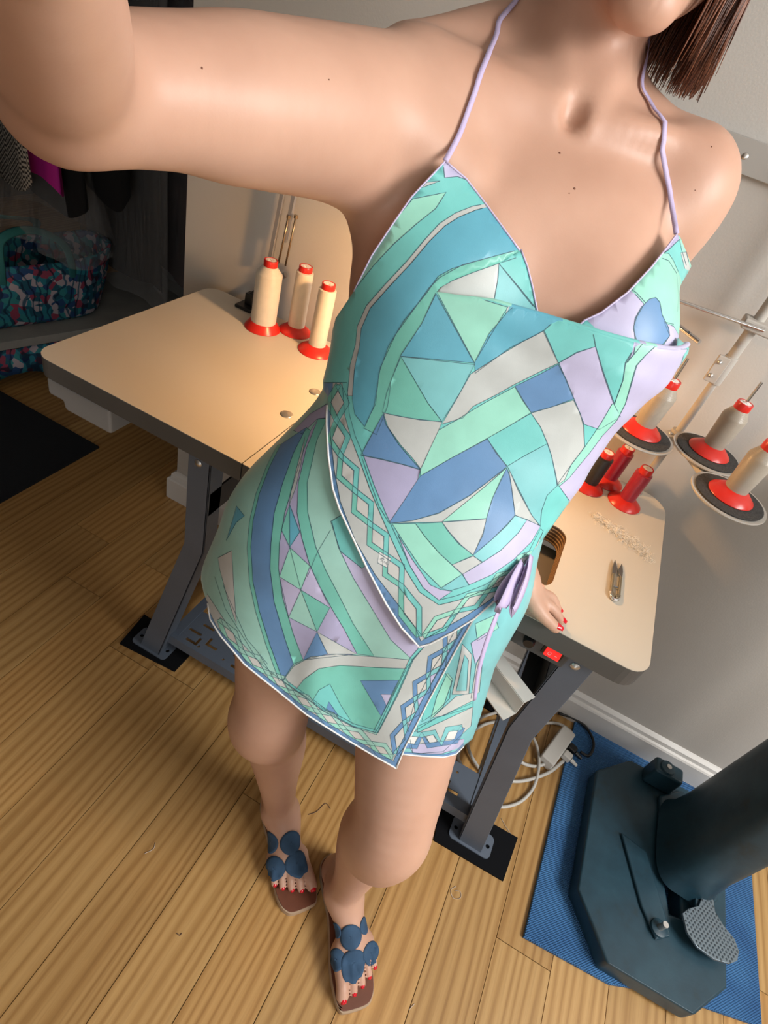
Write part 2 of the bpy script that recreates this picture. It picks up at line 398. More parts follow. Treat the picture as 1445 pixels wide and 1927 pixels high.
# ------------------------------------------------------------------ thread cones
mat('cone_red', (.56, .020, .012), .3); mat('cone_cap', (.78, .74, .70), .4)
def thread_mat(name, col, rough=.35):
    m, nt, b, N, L = node_mat(name, rough)
    tc = N('TexCoord'); sp = N('SeparateXYZ'); L(tc.outputs['Object'], sp.inputs[0])
    ns = N('TexNoise', Scale=70, Detail=2); L(tc.outputs['Object'], ns.inputs['Vector'])
    mm = N('Math', operation='MULTIPLY_ADD'); mm.inputs[1].default_value = 4200; L(sp.outputs[2], mm.inputs[0])
    m3 = N('Math', operation='MULTIPLY'); m3.inputs[1].default_value = 9; L(ns.outputs['Fac'], m3.inputs[0]); L(m3.outputs[0], mm.inputs[2])
    sn = N('Math', operation='SINE'); L(mm.outputs[0], sn.inputs[0])
    r = ramp(nt, [(0, tuple(c * .86 for c in col)), (1, col)]); L(ns.outputs['Fac'], r.inputs[0]); L(r.outputs[0], b.inputs['Base Color'])
    bp = N('Bump', Strength=.25, Distance=.0006); L(sn.outputs[0], bp.inputs['Height']); L(bp.outputs[0], b.inputs['Normal'])
    b.inputs['Sheen Weight'].default_value = .15
thread_mat('thread_ivory', (.68, .62, .52)); thread_mat('thread_beige', (.35, .305, .245), .3)
thread_mat('thread_crimson', (.36, .008, .03), .3); thread_mat('thread_black', (.006, .006, .007), .4)
def cone(label, loc, h, rb, rt, rw0, rw1, m, shoulder=True, group=None):
    """thread cone: flared red foot, wound thread, red cap with pale bung"""
    t = thing('thread_cone', label, 'thread cone', loc, 0, group)
    fh = rb * .42
    MB().lathe([(0, 0), (rb * .98, 0), (rb, .0012), (rb * .98, .0028), (rw0 * 1.08, fh), (rw0 * .5, fh + .001), (0, fh + .001)], n=40).build('foot', 'cone_red', t, auto=35)
    ht = h - .011
    pr = [(0, fh - .0005), (rw0, fh - .0005), (rw0 * 1.01, fh + .003), (rw1 * 1.02, ht - (.02 if shoulder else .004)), (rw1, ht - (.017 if shoulder else .002))]
    if shoulder: pr += [(rt * 1.05, ht - .003)]
    pr += [(rt * .9, ht), (0, ht)]
    MB().lathe(pr, n=40).build('wound_thread', m, t, auto=50)
    c = MB().lathe([(0, ht - .004), (rt, ht - .004), (rt * 1.02, ht - .002), (rt * 1.02, h - .001), (rt * .98, h), (rt * .8, h), (rt * .78, h - .002), (0, h - .002)], n=32).build('cap', 'cone_red', t, auto=35)
    MB().lathe([(rt * .30, h - .0021), (rt * .80, h - .0021), (rt * .78, h - .0005), (rt * .34, h - .0005), (rt * .3, h - .0021)], n=24).build('bung', 'cone_cap', c, auto=35)
    for k in range(3):
        a = k * 2 * PI / 3
        MB().box((rt * .1, -.0012, h - .002), (rt * .5, .0012, h - .0002), Matrix.Rotation(a, 4, 'Z')).build('bung_rib', 'cone_cap', c)
    return t
G1 = 'ivory thread cones at the back of the left table leaf'
cone('fat ivory thread cone nearest the lamp clamp', (.196, .428, TOP), .154, .0405, .0145, .0275, .0275, 'thread_ivory', True, G1)
cone('slim ivory thread cone standing in the middle, against the wall', (.252, .478, TOP), .152, .038, .0145, .019, .0185, 'thread_ivory', False, G1)
cone('slim ivory thread cone in front, closest to her waist', (.331, .438, TOP), .155, .0405, .0145, .019, .0185, 'thread_ivory', False, G1)
G2 = 'small thread cones at the back right of the table'
cone('small black thread cone on red foot', (.985, .420, TOP), .088, .0335, .0125, .0155, .0165, 'thread_black', False, G2)
cone('small crimson thread cone behind the black one, against the wall', (1.020, .472, TOP), .09, .033, .0125, .0155, .0165, 'thread_crimson', False, G2)
cone('small crimson thread cone in front of the stand pole', (1.063, .424, TOP), .09, .0345, .0125, .0155, .0165, 'thread_crimson', False, G2)
# ------------------------------------------------------------------ thread stand
mat('stand_paint', (.42, .39, .35), .45, var=.04, scale=12); mat('chrome', (.72, .71, .70), .15, 1.)
mat('felt', (.035, .033, .031), .95, var=.4, scale=300, bump=.5, bscale=900)
PX, PY = 1.083, .488; DZ = .93
st = thing('thread_stand', 'beige metal thread stand rising from the right back of the table', 'thread stand', (PX, PY, TOP))
MB().rod((0, 0, 0), (0, 0, .30), .0075).build('lower_pole', 'stand_paint', st, auto=40)
MB().rod((0, 0, .29), (0, 0, .62), .0095).build('upper_pole', 'stand_paint', st, auto=40)
MB().lathe([(0, 0), (.013, 0), (.013, .002), (.0105, .0025), (.0105, .0055), (.008, .006), (0, .006)], n=24).build('base_nut', 'chrome', st, auto=35)
cl = MB().rod((0, 0, .262), (0, 0, .315), .0115).box((-.021, -.0125, .264), (0, -.004, .313)).build('pole_joint', 'stand_paint', st, bevel=.0015)
for z in (.276, .302): MB().lathe([(0, 0), (.0042, 0), (.0038, .002), (0,   .0033)], Matrix.Translation((-.0145, -.0125, z)) @ Matrix.Rotation(PI / 2, 4, 'X'), 12).build('screw', 'screw_steel', cl, smooth=True)
gc = MB().box((-.022, -.022, .366), (.03, .012, .384)).build('guide_clamp', 'stand_paint', st, bevel=.003)
MB().lathe([(0, 0), (.004, 0), (.0038, .002), (0, .0025)], Matrix.Translation((-.014, -.022, .375)) @ Matrix.Rotation(PI / 2, 4, 'X'), 12).build('screw', 'screw_steel', gc, smooth=True)
MB().rod((.012, -.024, .377), (-.24, -.02, .362), .0033).build('guide_rod', 'chrome', st, auto=40)
Gp = [Vector(q) - st.location for q in (at_y(1262, 602, .46), at_y(1316, 644, .42))]
gd = (Gp[1] - Gp[0])
g = MB().rod(Gp[0] - gd * .35, Gp[1], .0042, n=12); gr = g.build('thread_guide', 'chrome', st, auto=40)
MB().rod(Gp[0] + gd * .6 + Vector((0, -.0055, .003)), Gp[0] + gd * .6 + Vector((0, .004, -.001)), .0022, n=10).build('guide_eye', 'dark_metal', gr)
DISCS = [(1.008, .395), (1.135, .436), (1.172, .308)]
MB().rod((0, 0, DZ - TOP - .03), (0, 0, DZ - TOP - .004), .0135).build('arm_hub', 'stand_paint', st, auto=40)
for i, (x, y) in enumerate(DISCS):
    c = Vector((x - PX, y - PY, DZ - TOP)); e = Vector((0, 0, DZ - TOP - .014))
    dd = (Vector((c.x, c.y, 0))).normalized(); sd = Vector((-dd.y, dd.x, 0))
    g = MB(); q = [e + sd * .012, e - sd * .012, c - sd * .008 - dd * -.01 - Z * .012, c + sd * .008 - dd * -.01 - Z * .012]
    g.add([v_ + Z * k for k in (-.005, .005) for v_ in q], [(3, 2, 1, 0), (4, 5, 6, 7), (0, 1, 5, 4), (1, 2, 6, 5), (2, 3, 7, 6), (3, 0, 4, 7)])
    am = g.build('spool_arm', 'stand_paint', st, bevel=.0015)
    MB().lathe([(0, 0), (.0048, 0), (.0042, .002), (0,   .0033)], Matrix.Translation(e + dd * .022 - sd * 0 + Z * .005), 12).build('screw', 'screw_steel', am, smooth=True)
    di = MB().lathe([(0, -.004), (.062, -.004), (.0645, -.001), (.064, .0012), (.061, .0005), (0, .0005)], Matrix.Translation(c), 48).build('spool_disc', 'stand_paint', st, auto=40)
    MB().lathe([(.02, .0005), (.057, .0005), (.058, .003), (.054, .0045), (.02, .0045), (.02, .0005)], Matrix.Translation(c), 48).build('felt_ring', 'felt', di, auto=40)
    MB().rod(c, c + Z * .150, .0028, n=12).build('spool_pin', 'chrome', di, auto=40)
    MB().lathe([(0, -.02), (.006, -.02), (.006, -.004), (0, -.004)], Matrix.Translation(c), 12).build('disc_nut', 'stand_paint', di, auto=40)
G3 = 'beige thread cones on the thread stand'
for (x, y), lb, hh in zip(DISCS, ('beige thread cone half hidden behind her chest on the stand', 'beige thread cone on the middle disc of the stand with long pin',
                              'beige thread cone on the lowest disc at the photo edge'), (.105, .105, .108)):
    cone(lb, (x, y, DZ + .0048), hh, .038, .0135, .0185, .0215, 'thread_beige', True, G3)
# ------------------------------------------------------------------ thread snips and lint
mat('brass_spring', (.46, .41, .30), .3, .9); mat('blade_steel', (.30, .30, .30), .3, .9)
sn = thing('thread_snips', 'small spring steel thread snips lying open on the table', 'snips', (1.079, .128, TOP + .0005), math.radians(3))
for s in (-1, 1):
    g = MB().prism([(s * .002, .0), (s * .0085, .004), (s * .0085, .058), (s * .0045, .06), (s * .0045, .012), (s * .001, .008)][::s], 0, .006)
    arm = g.build('spring_arm', 'brass_spring', sn, bevel=.0008)
    MB().prism([(s * .0090, .056), (s * .0095, .075), (s * .0065, .098), (s * .0012, .076), (s * .003, .062)][::s], .0015, .0045).build('blade', 'blade_steel', arm, bevel=.0004)
MB().tube(spline([(-.0075, .012, .003), (-.005, .001, .003), (0, -.0025, .003), (.005, .001, .003), (.0075, .012, .003)], 6), .0032, 8).build('spring_bow', 'chrome', sn, smooth=True)
MB().rod((-.004, .03, .003), (.004, .03, .003), .0012, n=8).build('stop_pin', 'blade_steel', sn)
mat('lint', (.80, .75, .66), .9)
g = MB()
for k in range(520):
    s_ = random.random(); c = Vector((1.012, .33, TOP)).lerp(Vector((1.128, .29, TOP)), s_) + Vector((random.gauss(0, .004), random.gauss(0, .005 + .006 * s_), 0))
    pts = []; a = random.random() * 6.3; q = c + Z * (.0005 + random.random() ** 2 * .006)
    for j in range(5):
        pts.append(q.copy()); a += random.gauss(0, .9); q = q + Vector((math.cos(a), math.sin(a), random.gauss(0, .15))) * random.uniform(.0015, .004)
        q.z = max(q.z, TOP + .0004)
    g.tube(pts, .0003, 3)
tag(g.build('lint', 'lint'), 'wispy heap of pale lint and thread ends on the table', 'lint', kind='stuff')
# ------------------------------------------------------------------ spring-arm lamp
mat('lamp_grey', (.30, .30, .32), .35, .3); mat('bronze', (.36, .26, .16), .3, .9)
lp = thing('desk_lamp', 'grey spring-arm lamp clamped to the back of the table', 'lamp', (.118, .488, TOP))
MB().box((-.022, -.028, 0), (.022, .012, .008)).box((-.010, -.008, .008), (.010, .012, .034)).build('clamp', 'black_plastic', lp, bevel=.002)
def L2(x, y, yy): return at_y(x, y, yy) - lp.location
b0 = Vector((.03, .012, .06)); MB().rod((0, .002, .03), b0, .006).build('clamp_post', 'black_plastic', lp, auto=40)
e1, e2 = L2(575, 140, .5), L2(600, 140, .5)
for s0, s1, r in ((L2(506, 500, .5), e1, .0042), (L2(536, 455, .5), e2, .0042)):
    MB().box((-r, -r, 0), (r, r, (s1 - s0).length), Matrix.Translation(s0) @ (s1 - s0).to_track_quat('Z', 'Y').to_matrix().to_4x4()).build('lower_arm', 'lamp_grey', lp)
for a, c in (((524, 495), (543, 408)), ((537, 500), (557, 408))):
    s0, s1 = L2(*a, .495), L2(*c, .495)
    o = MB().rod(s0, s1, .0022, n=8).build('spring_rod', 'bronze', lp, smooth=True)
    MB().lathe([(0, -.003), (.0045, -.003), (.0045, .003), (0, .003)], Matrix.Translation(s1), 12).build('spring_knob', 'bronze', o, auto=40)
MB().rod(L2(505, 520, .5) - Z * .02, L2(540, 500, .5) - Z * .02, .006).build('knuckle', 'lamp_grey', lp, auto=40)
HEAD = Vector((.63, .30, 1.13)) - lp.location
MB().rod(e1, HEAD + Z * .07, .005).build('upper_arm', 'lamp_grey', lp, auto=40); MB().rod(e2, HEAD + Z * .055, .005).build('upper_arm', 'lamp_grey', lp, auto=40)
MB().lathe([(.014, .07), (.03, .06), (.055, .03), (.075, -.03), (.0735, -.03), (.053, .029), (.028, .058), (.012, .068), (.014, .07)], Matrix.Translation(HEAD), 40).build('lamp_shade', 'lamp_grey', lp, smooth=True)
mat('bulb_glow', (1, .55, .22), .5, emit=18)
MB().lathe([(0, -.012), (.012, -.008), (.018, .005), (.014, .02), (.010, .04), (0, .05)], Matrix.Translation(HEAD), 20).build('bulb', 'bulb_glow', lp, smooth=True)
ld = bpy.data.lights.new('lamp_light', 'POINT'); ld.energy = 14.0; ld.color = (1, .53, .20); ld.shadow_soft_size = .02
lo = bpy.data.objects.new('lamp_light', ld); COL.objects.link(lo); lo.parent = lp; lo.location = HEAD - Z * .022
# ------------------------------------------------------------------ blue mat and press
m, nt, b, N, L = node_mat('foam_blue', .75)
tc = N('TexCoord'); b.inputs['Base Color'].default_value = (.055, .20, .47, 1)
ck = N('Mapping'); ck.inputs['Scale'].default_value = (1150, 1150, 1); L(tc.outputs['Object'], ck.inputs[0])
sp = N('SeparateXYZ'); L(ck.outputs[0], sp.inputs[0])
s1 = N('Math', operation='SINE'); s2 = N('Math', operation='SINE'); L(sp.outputs[0], s1.inputs[0]); L(sp.outputs[1], s2.inputs[0])
ml = N('Math', operation='MULTIPLY'); L(s1.outputs[0], ml.inputs[0]); L(s2.outputs[0], ml.inputs[1])
ns = N('TexNoise', Scale=9, Detail=3); L(tc.outputs['Object'], ns.inputs[0])
r = ramp(nt, [(.3, (.028, .12, .31)), (.7, (.06, .21, .46))]); L(ns.outputs['Fac'], r.inputs[0])
r2 = ramp(nt, [(0, (.35, .45, .55)), (.55, (1, 1, 1))])
ma = N('Math', operation='MULTIPLY_ADD'); ma.inputs[1].default_value = .5; ma.inputs[2].default_value = .5; L(ml.outputs[0], ma.inputs[0]); L(ma.outputs[0], r2.inputs[0])
mx = N('MixRGB', blend_type='MULTIPLY'); mx.inputs[0].default_value = .8; L(r.outputs[0], mx.inputs[1]); L(r2.outputs[0], mx.inputs[2]); L(mx.outputs[0], b.inputs['Base Color'])
bp = N('Bump', Strength=.9, Distance=.0015); L(ml.outputs[0], bp.inputs['Height']); L(bp.outputs[0], b.inputs['Normal'])
g = MB().prism([(-.005, 0), (.19, .012), (.30, .055), (.52, .105), (.515, .6), (.005, .6)], .0003, .0105)
fm = g.build('foam_mat', 'foam_blue', bevel=.002); fm.location = (1.318, -.078, 0)
tag(fm, 'blue ribbed foam mat lying under the press', 'mat')
m, nt, b, N, L = node_mat('press_paint', .42)
tc = N('TexCoord'); ns = N('TexNoise', Scale=14, Detail=6, Roughness=.65); L(tc.outputs['Object'], ns.inputs[0])
r = ramp(nt, [(.28, (.012, .024, .028)), (.42, (.010, .038, .058)), (.7, (.016, .056, .082))]); L(ns.outputs['Fac'], r.inputs[0]); L(r.outputs[0], b.inputs['Base Color'])
bp = N('Bump', Strength=.3, Distance=.002); L(ns.outputs['Fac'], bp.inputs['Height']); L(bp.outputs[0], b.inputs['Normal'])
pr = thing('foot_press', 'heavy dark teal cast iron foot press standing on the blue mat', 'press', (1.55, .2, .0107))
ol = [(1.472, -.054), (1.66, -.05), (1.73, .035), (1.735, .40), (1.68, .452), (1.47, .445), (1.386, .36), (1.388, .05)]
ol = [(x - 1.55, y - .2) for x, y in ol]
base = MB().prism(ol, 0, .049, [[(.02, .03), (.05, -.085), (.075, -.08), (.062, .05)]]).build('base', 'press_paint', pr, bevel=.006, seg=3)
MB().prism([(.0, .18), (.02, -.02), (.12, -.05), (.155, .0), (.15, .2), (.06, .23)], .049, .064).build('column_flange', 'press_paint', base, bevel=.006)
MB().prism([(x, y) for x, y in [(-.085, .03), (-.02, .02), (.035, -.10), (.05, -.135), (.018, -.16), (-.02, -.11)]], .049, .058).build('raised_pad', 'press_paint', base, bevel=.005)
cg = MB(); secs = [(.062, .075, .118), (.09, .066, .108), (.15, .062, .102), (1.05, .058, .095)]
v = []; f = []; n = 24
for z, a, c in secs:
    for k in range(n):
        w = 2 * PI * k / n; cs, sn_ = math.cos(w), math.sin(w); e = .55
        v.append((.075 + a * math.copysign(abs(cs) ** e, cs), .075 + c * math.copysign(abs(sn_) ** e, sn_), z))
for i in range(len(secs) - 1):
    for k in range(n): f.append((i * n + k, i * n + (k + 1) % n, (i + 1) * n + (k + 1) % n, (i + 1) * n + k))
f += [tuple(range(n - 1, -1, -1)), tuple(range((len(secs) - 1) * n, len(secs) * n))]
cg.add(v, f).build('column', 'press_paint', pr, auto=40)
MB().box((-.03, -.1, 1.03), (.18, .2, 1.12)).box((-.02, -.36, 1.04), (.1, -.1, 1.11)).build('press_head', 'press_paint', pr, bevel=.012)
MB().box((-.045, .2, .049), (.03, .245, .12)).build('rear_lug', 'press_paint', base, bevel=.008)
for x, y, z, h in ((.020, -.135, .058, .03), (.128, .035, .064, .05), (-.015, .222, .12, .01)):
    MB().lathe([(0, 0), (.019, 0), (.018, .005), (.012, .007), (0, .007)], Matrix.Translation((x, y, z)), 20).build('washer', 'press_paint', base, auto=40)
    MB().rod((x, y, z), (x, y, z + h), .0065, n=14).build('bolt', 'screw_steel', base, auto=40)
MB().box((.03, .0, .05), (.05, .06, .085)).box((.03, -.02, .06), (.10, .02, .085)).build('pedal_lever', 'dark_metal', pr, bevel=.004)
m, nt, b, N, L = node_mat('tread_plate', .35)
b.inputs['Metallic'].default_value = .75; b.inputs['Base Color'].default_value = (.20, .25, .29, 1)
pd = [(at_z(x, y, .095).x - 1.55, at_z(x, y, .095).y - .2) for x, y in ((1284, 1718), (1296, 1709), (1315, 1704), (1320, 1690), (1332, 1686), (1343, 1694), (1346, 1716), (1362, 1742), (1382, 1766), (1391, 1790), (1388, 1808), (1372, 1814), (1345, 1806), (1312, 1782), (1293, 1755))]
pe = MB().prism(pd[::-1], .078, .0845).build('pedal', 'tread_plate', pr, bevel=.0015)
MB().box((.09, -.075, .06), (.115, .03, .078)).build('pedal_arm', 'press_paint', pe, bevel=.003)
def inside(x, y, P):
    c = False
    for i in range(len(P)):
        (x1, y1), (x2, y2) = P[i - 1], P[i]
        if (y1 > y) != (y2 > y) and x < (x2 - x1) * (y - y1) / (y2 - y1) + x1: c = not c
    return c
g = MB()
xs = [q[0] for q in pd]; ys = [q[1] for q in pd]; st_ = .0082; k = 0
yy = min(ys)
while yy < max(ys):
    xx = min(xs) + (st_ / 2 if k % 2 else 0)
    while xx < max(xs):
        if all(inside(xx + dx, yy + dy, pd) for dx, dy in ((.003, 0), (-.003, 0), (0, .003), (0, -.003))):
            g.add([(xx -   .0033, yy, .0845), (xx, yy -   .0033, .0845), (xx +   .0033, yy, .0845), (xx, yy +   .0033, .0845), (xx, yy,   .0872)], [(0, 1, 4), (1, 2, 4), (2, 3, 4), (3, 0, 4)])
        xx += st_
    yy += st_ * .87; k += 1
tag(g.build('tread_studs', 'tread_plate', pe), kind='stuff')
# ------------------------------------------------------------------ power strip and cables
mat('cable_white', (.52, .50, .46), .5); mat('strip_white', (.58, .56, .52), .45)
q0, q1 = at_z(1026, 1436, .02), at_z(1068, 1378, .02)
ps = thing('power_strip', 'white power strip on the floor by the right table leg', 'power strip', tuple(q0 * .5 + q1 * .5 - Z * .0195))
dv = q1 - q0; M = Matrix.Rotation(math.atan2(dv.y, dv.x), 4, 'Z'); hl = dv.length / 2
MB().box((-hl, -.02, 0), (hl, .02, .036), M).build('housing', 'strip_white', ps, bevel=.004)
for k, mm in ((-.01, 'strip_white'), (.02, 'black_plastic')):
    pl = MB().box((k, -.045, .008), (k + .022, -.021, .03), M).build('plug', mm, ps, bevel=.004)
    MB().rod(M @ Vector((k + .011, -.046, .019)), M @ Vector((k + .011, -.066, .016)), .006, .004, 12).build('strain_relief', mm, pl, auto=40)
def cable(label, pix, z, r, m, cat='cable', group=None, zs=None):
    P = [at_z(x, y, (zs[i] if zs else z)) for i, (x, y) in enumerate(pix)]; c = Vector((P[0].x, P[0].y, 0))
    o = MB().tube([q - c for q in spline(P, 8)], r, 8).build('cable', m, smooth=True); o.location = c
    return tag(o, label, cat, group)
GC = 'cables on the floor under the table'
cable('white cable looping wide around the right table leg', [(868, 1440), (862, 1420), (880, 1385), (915, 1362), (960, 1358), (1000, 1362), (1050, 1362), (1080, 1385), (1086, 1420), (1072, 1440)], .006, .0045, 'cable_white', group=GC)
cable('white cable in a big loop in front of the power strip', [(1060, 1432), (1030, 1455), (980, 1470), (940, 1465), (905, 1450), (880, 1400), (900, 1355), (935, 1340)], .011, .0045, 'cable_white', group=GC)
cable('white cable curling below the table leg near the pad', [(985, 1372), (1004, 1390), (1013, 1418), (1013, 1450), (1003, 1483), (980, 1508), (952, 1518), (930, 1517)], .016, .0042, 'cable_white', group=GC, zs=[.016, .017, .017, .017, .008, .006, .006, .006])
cable('short white lead leaving the power strip', [(1024, 1438), (1008, 1442), (988, 1438), (965, 1425), (940, 1420)], .008, .0045, 'cable_white', group=GC, zs=[.016, .012, .026, .03, .012])
cable('black cable arching across the corner of the blue mat', [(1092, 1415), (1108, 1422), (1117, 1400), (1105, 1372), (1080, 1352), (1050, 1342)], .02, .004, 'black_plastic', group=GC, zs=[.018, .02, .02, .018, .016, .01])
# ------------------------------------------------------------------ thread scraps on the floor
mat('scrap', (.55, .45, .36), .8); mat('scrap_dark', (.12, .07, .05), .8)
for pix, mm, lb in (([(858, 1668), (848, 1675), (853, 1690), (866, 1690), (866, 1678), (856, 1676)], 'scrap', 'pale curl of thread on the floor below her knee'),
                    ([(580, 1533), (596, 1527), (612, 1512), (622, 1522)], 'scrap_dark', 'dark thread scrap lying between her feet'),
                    ([(550, 1390), (566, 1388), (560, 1384)], 'scrap', 'tiny white lint tuft by her bent knee'),
                    ([(272, 1606), (288, 1598), (292, 1586)], 'scrap', 'short pale thread on the bright boards'),
                    ([(332, 1756), (338, 1760), (342, 1756)], 'scrap_dark', 'tiny dark hair on the bright boards'),
                    ([(770, 1900), (776, 1893), (780, 1889)], 'scrap', 'short pale thread near the sandal'),
                    ([(943, 1540), (952, 1556), (963, 1572)], 'scrap', 'straight white thread beside the rubber pad')):
    P = [at_z(x, y, .001) for x, y in pix]; c = Vector((P[0].x, P[0].y, 0))
    o = MB().tube([q - c for q in spline(P, 5)], .0007, 5).build('thread_scrap', mm, smooth=True); o.location = c
    tag(o, lb, 'thread', 'thread scraps on the floor')
# ------------------------------------------------------------------ dark rug, garment rack and what hangs there
mat('rug_black', (.006, .008, .012), .95, bump=.6, bscale=500)
rg = MB().prism([(0, 0), (0, -1.2), (-1.05, -1.2), (-1.05, .01)], .0005, .007).build('floor_rug', 'rug_black'); rg.location = (-.45, .554, 0)
tag(rg, 'flat black rug on the floor left of the table', 'rug')
mat('rack_board', (.30, .30, .28), .6, var=.1, scale=12); mat('rack_steel', (.12, .12, .12), .35, .8)
RD = Vector((.285, .958, 0)); RN = Vector((.958, -.285, 0))
rk0 = Vector((-.93, .50, 0))
def rp(s, n, z): return RD * s + RN * n + Z * z
rk_ = thing('garment_rack', 'dark steel garment rack with a grey base board', 'clothes rack', rk0)
RM = Matrix((( RD.x, -RN.x, 0, 0), (RD.y, -RN.y, 0, 0), (0, 0, 1, 0), (0, 0, 0, 1)))
MB().box((-.35, -.02, .165), (1.75, .40, .195), RM).build('base_board', 'rack_board', rk_, bevel=.002)
for s in (-.33, 1.73):
    MB().rod(RM @ Vector((s, .19, .0)), RM @ Vector((s, .19, 1.62)), .014).build('post', 'rack_steel', rk_, auto=40)
MB().rod(RM @ Vector((-.34, .19, 1.62)), RM @ Vector((1.74, .19, 1.62)), .014).build('hanging_rail', 'rack_steel', rk_, auto=40)
for s in (-.3, 1.7):
    for n_ in (.02, .36): MB().rod(RM @ Vector((s, n_, 0.0)), RM @ Vector((s, n_, .166)), .012).build('rack_foot', 'rack_steel', rk_, auto=40)
mat('cloth_black', (.004, .004, .0045), .95); mat('cloth_magenta', (.42, .006, .24), .8); mat('cloth_dark', (.012, .010, .010), .9)
mat('cloth_brown', (.05, .018, .016), .9, var=.5, scale=9)
m, nt, b, N, L = node_mat('houndstooth', .9)
tc = N('TexCoord'); ck = N('TexChecker', Scale=150); ck.inputs[1].default_value = (.012, .012, .012, 1); ck.inputs[2].default_value = (.26, .24, .21, 1)
L(tc.outputs['Object'], ck.inputs[0]); L(ck.outputs[0], b.inputs['Base Color'])
m, nt, b, N, L = node_mat('plastic_film', .16)
b.inputs['Base Color'].default_value = (.5, .5, .5, 1); b.inputs['Alpha'].default_value = .22; b.inputs['Specular IOR Level'].default_value = .8
tc = N('TexCoord'); mp = N('Mapping'); mp.inputs['Scale'].default_value = (60, 60, 7); L(tc.outputs['Object'], mp.inputs[0])
ns = N('TexNoise', Scale=1, Detail=5, Roughness=.7); L(mp.outputs[0], ns.inputs[0])
bp = N('Bump', Strength=1, Distance=.02); L(ns.outputs['Fac'], bp.inputs['Height']); L(bp.outputs[0], b.inputs['Normal'])
def garment(name, label, s, w, ztop, zbot, depth, m, seed, flare=1.15, yaw=0, cat='garment', group='clothes on the garment rack', hanger=True, n_off=.19, hem=.02):
    """a hanging garment: shoulders on a hanger, body falling in folds; w across, depth along the rail"""
    R_ = random.Random(seed); base = rk0 + rp(s, 0, 0) - RN * n_off
    t = thing(name, label, cat, (base.x, base.y, 0), math.atan2(RN.y, RN.x) + yaw, group)
    nz, n = 14, 64; ph = [R_.random() * 6.3 for _ in range(4)]; v = []; f = []
    for i in range(nz + 1):
        u = i / nz; z = ztop - (ztop - zbot) * u
        k = min(1, .35 + (u / .12) * .65) if u < .12 else 1 + (flare - 1) * (u - .12) / .88
        amp = .04 + .22 * u
        for j in range(n):
            a = 2 * PI * j / n
            fo = 1 + amp * .5 * math.sin(5 * a + ph[0] + 2 * u) + amp * .35 * math.sin(9 * a + ph[1]) + amp * .25 * math.sin(14 * a + ph[2])
            zz = z + (hem * math.sin(3 * a + ph[3]) * u if i == nz else 0)
            v.append((w / 2 * k * math.cos(a) * (.93 + .07 * fo), depth / 2 * math.sin(a) * fo * (.6 + .5 * u), zz))
    for i in range(nz):
        for j in range(n): f.append((i * n + j, i * n + (j + 1) % n, (i + 1) * n + (j + 1) % n, (i + 1) * n + j))
    f.append(tuple(range(n)))
    MB().add(v, [q[::-1] for q in f]).build('cloth', m, t, smooth=True)
    if hanger:
        MB().tube(spline([(-w * .19, 0, ztop + .005), (0, 0, ztop + .05), (w * .19, 0, ztop + .005)], 6), .005, 6).tube(
            spline([(0, 0, ztop + .05), (0, 0, 1.60), (.0, .014, 1.645), (0, 0, 1.652)], 5), .002, 6).build('hanger', 'rack_steel', t, smooth=True)
    return t
# outermost of the rack (nearest the camera), then deeper along the rail
garment('jacket', 'black jacket hanging short at the near end of rack', .11, .46, 1.5, .66, .09, 'cloth_black', 1)
garment('tweed_jacket', 'black and white houndstooth jacket beside the magenta one', .225, .47, 1.5, .70, .06, 'houndstooth', 2)
garment('magenta_top', 'magenta top between the houndstooth and the black jackets', .305, .50, 1.5, .70, .08, 'cloth_magenta', 3)
garment('coat', 'plain black coat hanging next to the magenta top', .385, .47, 1.5, .615, .10, 'cloth_black', 4)
garment('coat', 'second black coat, farther along the rack, with rounded hem', .52, .48, 1.5, .665, .12, 'cloth_black', 5, hem=.04)
for k, (s, z, lb, sd) in enumerate(((.66, .33, 'dark dress inside clear plastic, nearest the black coats', 11), (.86, .30, 'dark brown dress inside clear plastic, middle of the rack', 12),
                                   (1.02, .30, 'dark dress inside clear plastic next to the far end', 13), (1.18, .30, 'dark red-brown dress inside clear plastic at the far end', 14), (1.34, .25, 'black dress hidden at the far end of the rack', 15))):
    garment('dress', lb, s, .46, 1.5, z, .07, 'cloth_brown' if k in (1, 3) else 'cloth_dark', sd)
    pf = garment('garment_cover', lb.replace('dark dress inside', 'cover over the dark dress:').replace('dark brown dress inside', 'cover over the brown dress:').replace('dark red-brown dress inside', 'cover over the red-brown dress:').replace('black dress hidden', 'clear cover hidden'),
                 s, .54, 1.53, z - .07, .11, 'plastic_film', sd + 20, 1.1, cat='plastic cover', group='clear plastic covers on the rack', hanger=False)
garment('garment_cover', 'crumpled empty clear plastic cover below the black jackets', .40, .42, .80, .46, .30, 'plastic_film', 51, 1.25, cat='plastic cover', group='clear plastic covers on the rack', hanger=False, n_off=.19)
